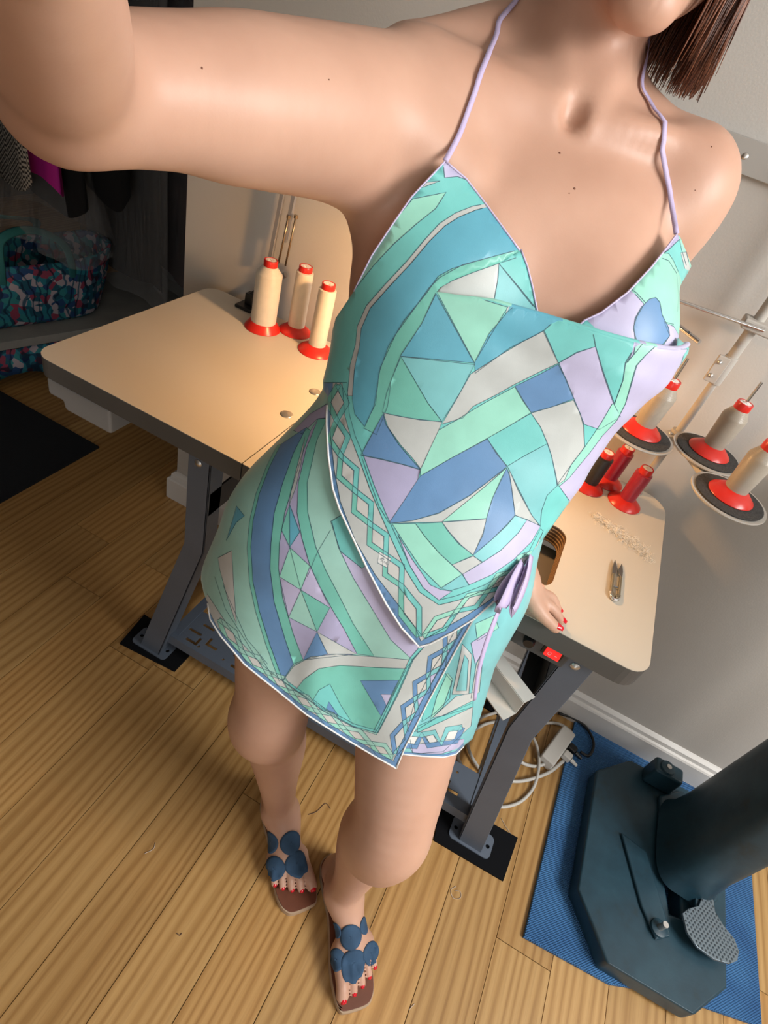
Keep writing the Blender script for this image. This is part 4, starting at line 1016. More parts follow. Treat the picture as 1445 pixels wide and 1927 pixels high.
PG, ZG = np.meshgrid(PHI, ZL, indexing='ij')
RB = np.full(PG.shape, np.nan); rs = np.arange(.02, .34, .004)
for r_ in rs:                                         # first exit from the body, going outwards
    d = sample_field(pol(PG, ZG, np.full(PG.shape, r_))); RB = np.where(np.isnan(RB) & (d > .004), r_, RB)
RB = np.where(np.isnan(RB), .2, RB)
ROUT = np.zeros(PG.shape)                             # outermost skin below the hips
for r_ in np.arange(.03, .215, .004):
    d = sample_field(pol(PG, ZG, np.full(PG.shape, r_))); ROUT = np.where(d < .003, r_, ROUT)
ROUT = np.where(ZG < .765, ROUT, 0)
iz = int(np.argmin(abs(ZL - .835)))
hipr = np.maximum.reduce([RB[:, iz], RB[:, iz + 2], RB[:, iz + 5]])
for j in range(iz): RB[:, j] = hipr * (1 + .0 * (ZL[iz] - ZL[j]))
RB = np.minimum(RB, .215)
TAUT = RB.copy()
for _ in range(26): TAUT = np.maximum(TAUT, blur(TAUT, 2))
TAUT = blur(TAUT, 3)
def sstep(a, b_, x): t = np.clip((x - a) / (b_ - a), 0, 1); return t * t * (3 - 2 * t)
def gs(x, c, s): return np.exp(-((x - c) / s) ** 2)
D2 = math.radians
# skirt: falls from the hips, flaring a little, with soft flutes
below = np.clip(.86 - ZG, 0, 1)
SK = TAUT + .006 + .10 * below + .05 * below * gs(PG, D2(-75), D2(40)) - .12 * below * gs(PG, D2(75), D2(35))
SK += .0035 * np.sin(PG * 9 + ZG * 14) * sstep(.92, .70, ZG) + .006 * sstep(.90, .8, ZG) * gs(PG, D2(-22), D2(7)) * gs(ZG, .83, .10)
SK = np.maximum(SK, blur(np.maximum(ROUT + .010, 0), 1) * (ROUT > 0)); SK = blur(SK, 2)
wt = sstep(.965, 1.03, ZG); SK = SK * (1 - wt) + (blur(RB, 6) + .005) * wt
aa = PG + YAW - PI / 2; lim = np.where(np.sin(aa) > .15, (-.004 - axis(ZG)[1]) / np.maximum(np.sin(aa), .15), 9.)
SK = np.where(ZG < .785, np.minimum(SK, np.maximum(lim, .06)), SK)
UN = SK - .005 + .0025 * np.sin(PG * 17) * sstep(.86, .66, ZG)
# top: taut over the bust, standing off at her left side, hanging over the skirt below
TP = TAUT + .005 + .030 * gs(PG, D2(62), D2(30)) * gs(ZG, 1.165, .07) + .014 * gs(PG, D2(75), D2(30)) * gs(ZG, 1.06, .08)
TP += .005 * gs(PG, D2(-62), D2(22)) * sstep(1.12, 1.2, ZG)
TP = np.maximum(TP, SK + .007 * sstep(1.06, .98, ZG)); TP = blur(TP, 2)
def grid_eval(R, phi, z):
    fi = np.clip((np.asarray(phi) - PHI[0]) / (PHI[1] - PHI[0]), 0, len(PHI) - 1.001); fj = np.clip((np.asarray(z) - ZL[0]) / (ZL[1] - ZL[0]), 0, len(ZL) - 1.001)
    i, j = fi.astype(int), fj.astype(int); a, c = fi - i, fj - j
    return R[i, j] * (1 - a) * (1 - c) + R[i + 1, j] * a * (1 - c) + R[i, j + 1] * (1 - a) * c + R[i + 1, j + 1] * a * c
KU = .17                                              # chart metres per radian
PAL = dict(T=(.17, .56, .53), A=(.115, .40, .52), M=(.30, .66, .53), G=(.17, .52, .43), L=(.50, .47, .66), W=(.50, .53, .515), B=(.125, .265, .48), C=(.20, .53, .55), K=(.33, .60, .52), V=(.40, .38, .56), X=(.68, .69, .67), P=(.57, .57, .54))
m, nt, b, N, L = node_mat('printed_silk', .42)
at_ = N('Attribute', attribute_name='print'); tc = N('TexCoord')
ns = N('TexNoise', Scale=35, Detail=3); L(tc.outputs['Object'], ns.inputs[0]); r = ramp(nt, [(.3, (.90, .90, .90)), (.7, (1, 1, 1))]); L(ns.outputs['Fac'], r.inputs[0])
mx = N('MixRGB', blend_type='MULTIPLY'); mx.inputs[0].default_value = 1; L(at_.outputs['Color'], mx.inputs[1]); L(r.outputs[0], mx.inputs[2]); L(mx.outputs[0], b.inputs['Base Color'])
n2 = N('TexNoise', Scale=900, Detail=2); L(tc.outputs['Object'], n2.inputs[0]); bp = N('Bump', Strength=.12, Distance=.0004); L(n2.outputs['Fac'], bp.inputs['Height']); L(bp.outputs[0], b.inputs['Normal'])
b.inputs['Sheen Weight'].default_value = .25; b.inputs['Sheen Roughness'].default_value = .4; b.inputs['Specular IOR Level'].default_value = .45
mat('print_line', (.05, .11, .145), .6); mat('hem_white', (.74, .74, .72), .6); mat('hem_lilac', (.55, .48, .68), .6)
def pip(P, poly):
    x, y = P[:, 0], P[:, 1]; c = np.zeros(len(P), bool); n = len(poly)
    for i in range(n):
        (x1, y1), (x2, y2) = poly[i - 1], poly[i]
        if y1 == y2: continue
        m_ = ((y1 > y) != (y2 > y)) & (x < (x2 - x1) * (y - y1) / (y2 - y1) + x1); c ^= m_
    return c
class Sheet:
    """a piece of cloth on a radial surface; the print is traced as patches in cloth coordinates"""
    def __init__(s, R, extra=None):
        s.R = R; s.extra = extra; V = s.pt(PG.ravel(), ZG.ravel()); ny = len(ZL)
        F = [(i * ny + j, (i + 1) * ny + j, (i + 1) * ny + j + 1, i * ny + j + 1) for i in range(8, len(PHI) - 9) for j in range(ny - 1)]
        s.bvh = BVHTree.FromPolygons([Vector(v) for v in V], F)
    def pt(s, phi, z, lift=0.):
        phi, z = np.asarray(phi, float), np.asarray(z, float); r = grid_eval(s.R, phi, z) + lift
        if s.extra is not None: r = r + s.extra(phi, z)
        return pol(phi, z, r)
    def px(s, x, y):
        """photo point -> cloth coordinates"""
        d = ray(x, y).normalized(); h = s.bvh.ray_cast(CAM_P + d * .05, d)
        if h[0] is None:
            best = (9, None)
            for k in range(90):
                q = CAM_P + d * (.45 + k * .01); n_ = s.bvh.find_nearest(q)
                if n_[0] is not None and n_[3] < best[0]: best = (n_[3], n_[0])
            loc = best[1]
        else: loc = h[0]
        cx, cy = axis(loc.z); a = math.atan2(loc.y - cy, loc.x - cx) - YAW + PI / 2
        a = (a + PI) % (2 * PI) - PI
        return (a * KU, loc.z)
    def trace(s, pts, closed=True, step=14):
        out = []; n = len(pts)
        for i in range(n if closed else n - 1):
            (x0, y0), (x1, y1) = pts[i], pts[(i + 1) % n]; k = max(1, int(math.hypot(x1 - x0, y1 - y0) / step))
            for j in range(k): out.append(s.px(x0 + (x1 - x0) * j / k, y0 + (y1 - y0) * j / k))
        if not closed: out.append(s.px(*pts[-1]))
        return out
    def build(s, name, parent, outline, base, patches, cell=.008, line_w=.00027, strokes=()):
        """outline: cloth coords; patches: [(colour, photo polygon)]; strokes: open photo polylines"""
        pts = []; edges = []
        def loop(P):
            o = len(pts); pts.extend(Vector(q) for q in P); edges.extend((o + i, o + (i + 1) % len(P)) for i in range(len(P)))
        loop(outline); polys = []
        for col, pp in patches:
            q = s.trace(pp); polys.append((col, np.array(q))); loop(q)
        O = np.array(outline); lo, hi = O.min(0), O.max(0)
        gx, gy = np.meshgrid(np.arange(lo[0], hi[0], cell), np.arange(lo[1], hi[1], cell), indexing='ij'); gg = np.stack([gx.ravel(), gy.ravel()], 1)
        gg[:, 0] += (np.round((gg[:, 1] - lo[1]) / cell) % 2) * cell / 2
        pts.extend(Vector(q) for q in gg[pip(gg, O)])
        vs, es, fs, *_ = delaunay_2d_cdt(pts, edges, [], 0, 1e-6, False)
        V2 = np.array([(v.x, v.y) for v in vs]); T = np.array([f for f in fs if len(f) == 3]); cen = V2[T].mean(1)
        keep = pip(cen, O); T = T[keep]; cen = cen[keep]
        ar = (V2[T[:, 1], 0] - V2[T[:, 0], 0]) * (V2[T[:, 2], 1] - V2[T[:, 0], 1]) - (V2[T[:, 1], 1] - V2[T[:, 0], 1]) * (V2[T[:, 2], 0] - V2[T[:, 0], 0])
        T[ar < 0] = T[ar < 0][:, ::-1]
        colr = np.tile(np.array(PAL[base]), (len(T), 1))
        for c, P in polys: colr[pip(cen, P)] = PAL[c]
        used = np.unique(T); mp = np.full(len(V2), -1); mp[used] = np.arange(len(used)); V2u = V2[used]
        o = np_mesh(name, s.pt(V2u[:, 0] / KU, V2u[:, 1]), mp[T], 'printed_silk', parent)
        ca = o.data.color_attributes.new('print', 'FLOAT_COLOR', 'CORNER')
        ca.data.foreach_set('color', np.concatenate([np.repeat(colr, 3, 0), np.ones((len(T) * 3, 1))], 1).astype(np.float32).ravel())
        so = o.modifiers.new('cloth_thickness', 'SOLIDIFY'); so.thickness = .0008; so.offset = -1
        # fine dark outlines of the print, clipped to the cloth
        LV = []; LF = []
        def ribbon(P, w, closed):
            P = np.asarray(P); n = len(P); ins = pip(P, O); nx = np.roll(P, -1, 0); pv = np.roll(P, 1, 0)
            if not closed: nx[-1] = P[-1]; pv[0] = P[0]
            t = nx - pv; t /= np.linalg.norm(t, axis=1)[:, None] + 1e-9; nn = np.stack([-t[:, 1], t[:, 0]], 1) * w
            o_ = len(LV); A = s.pt((P + nn)[:, 0] / KU, (P + nn)[:, 1], .00035); B_ = s.pt((P - nn)[:, 0] / KU, (P - nn)[:, 1], .00035)
            for i in range(n): LV.append(A[i]); LV.append(B_[i])
            for i in range(n if closed else n - 1):
                j = (i + 1) % n
                if ins[i] and ins[j] and np.hypot(*(P[i] - P[j])) < .05: LF.append((o_ + 2 * i, o_ + 2 * i + 1, o_ + 2 * j + 1, o_ + 2 * j))
        for c, P in polys: ribbon(P, line_w, True)
        for st in strokes: ribbon(s.trace(st, False, 6), line_w * .9, False)
        if LF: np_mesh('print_outline', np.array(LV), np.array(LF), 'print_line', parent)
        return o
    def hem(s, parent, P, r_, m='hem_white', lift=.0004, name='rolled_hem'):
        A = s.pt(np.array(P)[:, 0] / KU, np.array(P)[:, 1], lift)
        return MB().tube([Vector(q) - PO for q in A], r_, 8).build(name, m, parent, smooth=True)
def c5(*P): return [(600 + .4844 * x, 280 + .4844 * y) for x, y in P]
def c6(*P): return [(560 + .4152 * x, 720 + .4152 * y) for x, y in P]
def c7(*P): return [(360 + .4014 * x, 740 + .4014 * y) for x, y in P]
def c8(*P): return [(1050 + .3011 * x, 180 + .3011 * y) for x, y in P]
def band(a, b_): return list(a) + list(b_)[::-1]
def chain_of(cs, hw, hl, w):
    """interlaced zigzag ribbons with a pale lozenge at every crossing; photo coords"""
    C_ = [Vector(q) for q in cs]; out = []; A = []; B_ = []
    for i in range(len(C_) - 1):
        t = (C_[i + 1] - C_[i]); nrm = Vector((-t.y, t.x)).normalized()
        A += [C_[i], C_[i].lerp(C_[i + 1], .5) + nrm * hw]; B_ += [C_[i], C_[i].lerp(C_[i + 1], .5) - nrm * hw]
    A.append(C_[-1]); B_.append(C_[-1]); res = []
    for Z_ in (A, B_):
        l, r = [], []
        for i, q in enumerate(Z_):
            t = (Z_[min(i + 1, len(Z_) - 1)] - Z_[max(i - 1, 0)]).normalized(); n_ = Vector((-t.y, t.x)); l.append(tuple(q + n_ * w)); r.append(tuple(q - n_ * w))
        res.append(band(l, r))
    loz = []
    for i in range(len(C_) - 1):
        t = (C_[i + 1] - C_[i]); m_ = C_[i].lerp(C_[i + 1], .5); u = t.normalized(); n_ = Vector((-u.y, u.x)); h = t.length * hl
        loz.append([tuple(m_ + u * h), tuple(m_ + n_ * (hw - w * 1.1)), tuple(m_ - u * h), tuple(m_ - n_ * (hw - w * 1.1))])
    return res, loz
# ---------------- skirt
skirt = bpy.data.objects.new('wrap_skirt', None); COL.objects.link(skirt); skirt.parent = person; skirt['label'] = 'turquoise, blue and lilac print silk wrap skirt with pointed hem'
under = Sheet(UN); outer = Sheet(SK)
# under layer, a full ring
ring = []
for d_ in range(-178, 179, 4):
    a = D2(d_); ring.append((a * KU, 1.02))
hemz = lambda a: .655 + .13 * sstep(D2(5), D2(-30), a) * sstep(D2(-185), D2(-120), a) + .03 * gs(a, D2(-60), D2(30)) + .045 * gs(a, D2(180), D2(60)) + .045 * gs(a, D2(-180), D2(60))
ringb = [(D2(d_) * KU, float(hemz(D2(d_)))) for d_ in range(178, -179, -4)]
vis = under.trace(c7((985, 1690), (1080, 1700), (1180, 1705), (1240, 1690), (1275, 1655)), False)
va0, va1 = vis[0][0], vis[-1][0]
ringb = [q for q in ringb if q[0] > va1 + .01] + vis[::-1] + [(q[0], max(q[1], .735)) for q in ringb if q[0] < va0 - .006]
zz, lz = chain_of(c7((990, 1650), (1080, 1600), (1170, 1640), (1270, 1565)), 14, .3, 5)
us = under.build('under_layer', skirt, ring + ringb, 'C', [
    ('T', c7((1180, 1300), (1220, 1350), (1210, 1430), (1140, 1500), (1080, 1540), (1100, 1430))), ('W', c7((1270, 1175), (1315, 1225), (1300, 1410), (1222, 1412))),
    ('C', c7((1280, 1225), (1298, 1250), (1290, 1395), (1240, 1395))), ('M', c7((1200, 1310), (1225, 1340), (1180, 1470), (1120, 1530), (1150, 1420))),
    ('M', c7((1330, 1080), (1420, 1040), (1440, 1100), (1340, 1160))), ('L', c7((1310, 1170), (1400, 1110), (1380, 1190), (1330, 1270))), ('W', c7((1240, 1420), (1330, 1400), (1320, 1450), (1180, 1510), (1130, 1520))), ('W', c7((1335, 1270), (1370, 1200), (1350, 1400), (1310, 1430))), ('W', c7((1020, 1600), (1150, 1520), (1320, 1470), (1310, 1560), (1180, 1680), (1040, 1690))),
    ('T', c7((1060, 1560), (1200, 1500), (1320, 1440), (1320, 1470), (1190, 1530), (1060, 1590))), ('L', c7((1020, 1650), (1100, 1640), (1280, 1620), (1270, 1660), (1170, 1690), (1040, 1690))),
    ('B', zz[0]), ('C', zz[1])] + [('X', q) for q in lz] + [('B', c7((985, 1680), (1080, 1688), (1180, 1693), (1240, 1678), (1275, 1640), (1280, 1665), (1240, 1700), (1180, 1715), (1080, 1712), (985, 1700)))],
    cell=.011)
under.hem(skirt, vis, .0011)
# outer wrap panel
hem_px = c7((78, 985), (90, 1060), (140, 1140), (250, 1270), (330, 1335), (400, 1390), (540, 1505), (700, 1605), (850, 1695), (960, 1757))
edge_px = c7((960, 1757), (1000, 1660), (1100, 1462), (1170, 1330), (1240, 1200), (1315, 1068), (1400, 960), (1480, 840), (1540, 720))
hemC = outer.trace(hem_px, False); edgeC = outer.trace(edge_px, False)
top_r = edgeC[-1]
outl = hemC + edgeC[1:] + [(top_r[0], 1.06)]
u_ = top_r[0]
while u_ > D2(-170) * KU: u_ -= .02; outl.append((u_, 1.06))
backh = []
a0 = hemC[0][0]
n_ = 16
outl += [(D2(-175) * KU, 1.06), (D2(-175) * KU, .72)] + [(D2(-175) * KU + (a0 - D2(-175) * KU) * k / n_, .72 + (hemC[0][1] - .72) * k / n_) for k in range(1, n_)]
Bl = ((420, 240), (370, 340), (320, 470), (290, 600), (280, 720), (290, 880), (320, 1020), (370, 1180), (430, 1345)); Br = ((540, 160), (480, 280), (430, 420), (390, 560), (375, 700), (370, 820), (390, 980), (440, 1150), (480, 1270), (430, 1345))
S4 = ((560, 175), (520, 290), (478, 430), (440, 560), (415, 700), (410, 820), (430, 960), (480, 1130), (525, 1250))
S6l = ((595, 120), (540, 260), (503, 420), (497, 560), (520, 680), (555, 800), (600, 900), (660, 1010), (720, 1110), (778, 1222)); S6r = ((638, 115), (590, 220), (545, 420), (548, 560), (585, 720), (632, 830), (700, 960), (760, 1080), (857, 1232))
S7r = ((660, 600), (690, 720), (760, 865), (845, 1005), (935, 1155), (1035, 1248))
zr, lr = chain_of(c7((1255, 1070), (1190, 1200), (1110, 1320), (1050, 1430), (1000, 1540), (955, 1690)), 15, .34, 4.6)
zl, ll = chain_of(c7((130, 1060), (240, 1210), (360, 1310), (470, 1400), (590, 1490), (710, 1565), (840, 1640), (945, 1705)), 11, .32, 4.2)
osk = outer.build('outer_panel', skirt, outl, 'K', [
    ('V', c7((480, 175), (560, 95), (645, 45), (650, 118), (590, 122), (520, 190))),
    ('G', c7(*band([(x - 17, y + 4) for x, y in Bl], Bl))), ('B', c7(*band(Bl, Br))), ('G', c7(*band(Br[:-1], S4))), ('V', c7(*band(S4, S6l))),
    ('W', c7((535, 200), (500, 330), (468, 460), (462, 520), (492, 440), (518, 320))), ('A', c7((462, 520), (510, 650), (463, 722))), ('G', c7((462, 520), (463, 722), (424, 640))),
    ('M', c7((463, 722), (558, 810), (515, 922), (415, 860))), ('K', c7((515, 922), (590, 1118), (458, 1050))), ('G', c7((515, 922), (650, 1005), (590, 1118))),
    ('B', c7((590, 1118), (640, 1222), (525, 1250))), ('W', c7((590, 1118), (775, 1222), (640, 1222))),
    ('L', c7((415, 860), (515, 922), (458, 1050))), ('L', c7((558, 810), (650, 1005), (515, 922))),
    ('G', c7(*band(S6l, S6r))), ('L', c7(*band(S7r, [(720, 560), (780, 720), (860, 860), (980, 1020), (1090, 1190)]))), ('T', c7((655, 600), (720, 560), (830, 800), (800, 820), (700, 740))),
    ('W', c7((432, 1345), (480, 1280), (560, 1235), (680, 1222), (860, 1235), (1040, 1250), (1005, 1290), (860, 1285), (700, 1275), (600, 1290), (530, 1340), (490, 1390), (460, 1395))),
    ('G', c7((490, 1390), (530, 1340), (600, 1290), (700, 1275), (860, 1285), (1008, 1290), (940, 1430), (878, 1565), (860, 1590), (760, 1560), (620, 1480), (540, 1422))),
    ('T', c7((650, 1362), (700, 1460), (752, 1540), (640, 1490), (572, 1435), (600, 1390))), ('B', c7((645, 1445), (690, 1510), (632, 1482))), ('B', c7((793, 1347), (972, 1345), (940, 1410), (890, 1515))), ('L', c7((888, 1410), (938, 1412), (915, 1465))),
    ('W', c7((1090, 1190), (1180, 1060), (1320, 1055), (1250, 1190), (1100, 1460), (1010, 1640), (958, 1755), (850, 1700), (700, 1610), (540, 1510), (400, 1392), (250, 1272), (110, 1110), (60, 1000), (75, 940), (200, 1130), (330, 1270), (430, 1350), (520, 1415), (620, 1490), (760, 1565), (868, 1600), (960, 1420), (1035, 1250))),
    ('L', c7((1240, 1100), (1285, 1080), (1075, 1450), (1010, 1580), (1040, 1470), (1120, 1310), (1190, 1200))),
    ('T', c7((1085, 1195), (1040, 1250), (965, 1420), (875, 1592), (852, 1588), (945, 1410), (1025, 1240), (1068, 1190))), ('T', c7((875, 1592), (760, 1562), (620, 1487), (520, 1412), (430, 1347), (438, 1340), (525, 1402), (625, 1475), (765, 1550), (862, 1577))),
    ('B', zr[0]), ('C', zr[1])] + [('P', q) for q in lr] + [('M', zl[0]), ('K', zl[1])] + [('P', q) for q in ll] + [
    ('B', c7(*band([(960, 1757), (1000, 1660), (1100, 1462), (1170, 1330), (1240, 1200), (1330, 1050)], [(948, 1722), (978, 1650), (1075, 1452), (1147, 1318), (1217, 1190), (1300, 1040)]))),
    ('B', c7(*band([(60, 1000), (110, 1108), (250, 1270), (400, 1390), (540, 1505), (700, 1605), (850, 1695), (960, 1757)], [(70, 990), (120, 1095), (260, 1255), (410, 1373), (550, 1487), (708, 1587), (858, 1675), (953, 1728)]))),
    ('P', c7((125, 772), (190, 738), (200, 900), (213, 1085), (172, 965), (135, 830))), ('A', c7((212, 528), (250, 575), (212, 606), (165, 690), (196, 590)))], cell=.009,
    strokes=[c7((655, 640), (595, 740), (545, 860)), c7((462, 520), (463, 722), (515, 922), (590, 1118)), c7((150, 900), (260, 1150), (360, 1270)), c7((110, 860), (160, 1010), (300, 1230))])
outer.hem(skirt, hemC, .0011); outer.hem(skirt, edgeC, .0012)
# ---------------- halter top
FOLD = [(822, 549), (870, 556), (929, 564), (970, 577), (1010, 588), (1050, 600), (1101, 614), (1150, 628), (1184, 637), (1225, 646), (1263, 653)]
top0 = Sheet(TP)
fold0 = np.array(top0.trace(FOLD, False))
def fold_lift(phi, z):
    """the cowl: cloth rolls outwards below the fold line"""
    u = phi * KU; zf = np.interp(u, fold0[:, 0], fold0[:, 1], left=9, right=fold0[-1, 1]); d = zf - z
    amp = .011 * sstep(fold0[0, 0], fold0[0, 0] + .09, u)
    return np.where(d > -.004, amp * np.exp(-np.maximum(d, 0) / .035) * np.cos(np.minimum(np.maximum(d, 0) / .075, 2.2)) + amp * .16 * np.sin(np.maximum(d, 0) * 150 - u * 25) * np.exp(-np.maximum(d, 0) / .09) * sstep(0, .02, d), 0)
front = Sheet(TP, fold_lift)
def inner_gap(phi, z): return -.004 + .008 * gs(phi, D2(50), D2(22)) * sstep(1.18, 1.26, z)
inner = Sheet(TP, inner_gap)
halter = bpy.data.objects.new('halter_top', None); COL.objects.link(halter); halter.parent = person; halter['label'] = 'turquoise and blue geometric print silk scarf halter top with cowl fold'
neck_px = [(838, 303), (878, 337), (916, 386), (948, 430), (978, 471)]
seam_px = [(978, 471), (939, 495), (890, 512), (852, 527), (828, 541), (822, 549)]
hemR_px = c6((1062, 770), (990, 895), (900, 980), (800, 1068), (700, 1130), (600, 1182), (550, 1197))
hemL_px = c6((550, 1197), (470, 1110), (400, 1000), (320, 850), (240, 680), (190, 572), (160, 480), (140, 330), (132, 190), (136, 60))
arm_px = [(666, 548), (700, 480), (740, 420), (775, 370), (805, 338), (838, 303)]
nC = front.trace(neck_px, False); fC = [tuple(q) for q in front.trace(FOLD, False)]; sC = front.trace(seam_px, False)
hR = front.trace(hemR_px, False); hL = front.trace(hemL_px, False); aC = front.trace(arm_px, False)
uR = fC[-1][0]
side = [(uR + .02, fC[-1][1] + .004), (uR + .05, fC[-1][1] - .01), (uR + .07, 1.13), (uR + .10, 1.085), (.45, 1.085), (.45, 1.05), (uR + .08, 1.04), (hR[0][0] + .04, hR[0][1] + .04), (hR[0][0] + .015, hR[0][1] + .012)]
sideL = [(-.24, 1.048), (-.30, 1.045), (-.45, 1.05), (-.45, 1.085), (-.30, 1.09), (-.255, 1.10), (-.235, 1.12)]
outl = nC[:-1] + sC[:-1] + fC + side + hR[:-1] + hL + sideL + aC[:-1]
Ga = ((225, 0), (235, 140), (262, 240), (300, 330), (350, 470), (400, 590), (450, 700), (510, 830), (570, 930), (640, 985), (720, 965), (850, 915), (960, 845), (1050, 760), (1100, 660)); Gb = ((203, 0), (214, 145), (243, 250), (280, 345), (330, 485), (380, 605), (430, 718), (490, 848), (552, 948), (640, 1007), (725, 986), (857, 936), (972, 862), (1063, 775), (1112, 672))
O_ = ((160, 0), (146, 200), (168, 400), (195, 540), (262, 715), (352, 870), (452, 1000), (535, 1110), (558, 1172), (640, 1125), (755, 1062), (870, 985), (980, 890), (1070, 790)); H_ = ((120, 0), (118, 200), (130, 350), (155, 490), (185, 580), (235, 690), (315, 860), (395, 1010), (468, 1120), (550, 1205), (605, 1195), (705, 1140), (805, 1078), (905, 988), (1075, 800))
zt, lt = chain_of(c6((185, 10), (178, 170), (196, 330), (262, 490), (330, 640), (400, 780), (470, 920), (550, 1150)), 18, .36, 5.4)
zu, lu = chain_of(c6((570, 1150), (720, 1035), (860, 945), (990, 850), (1062, 770)), 13, .36, 4.2)
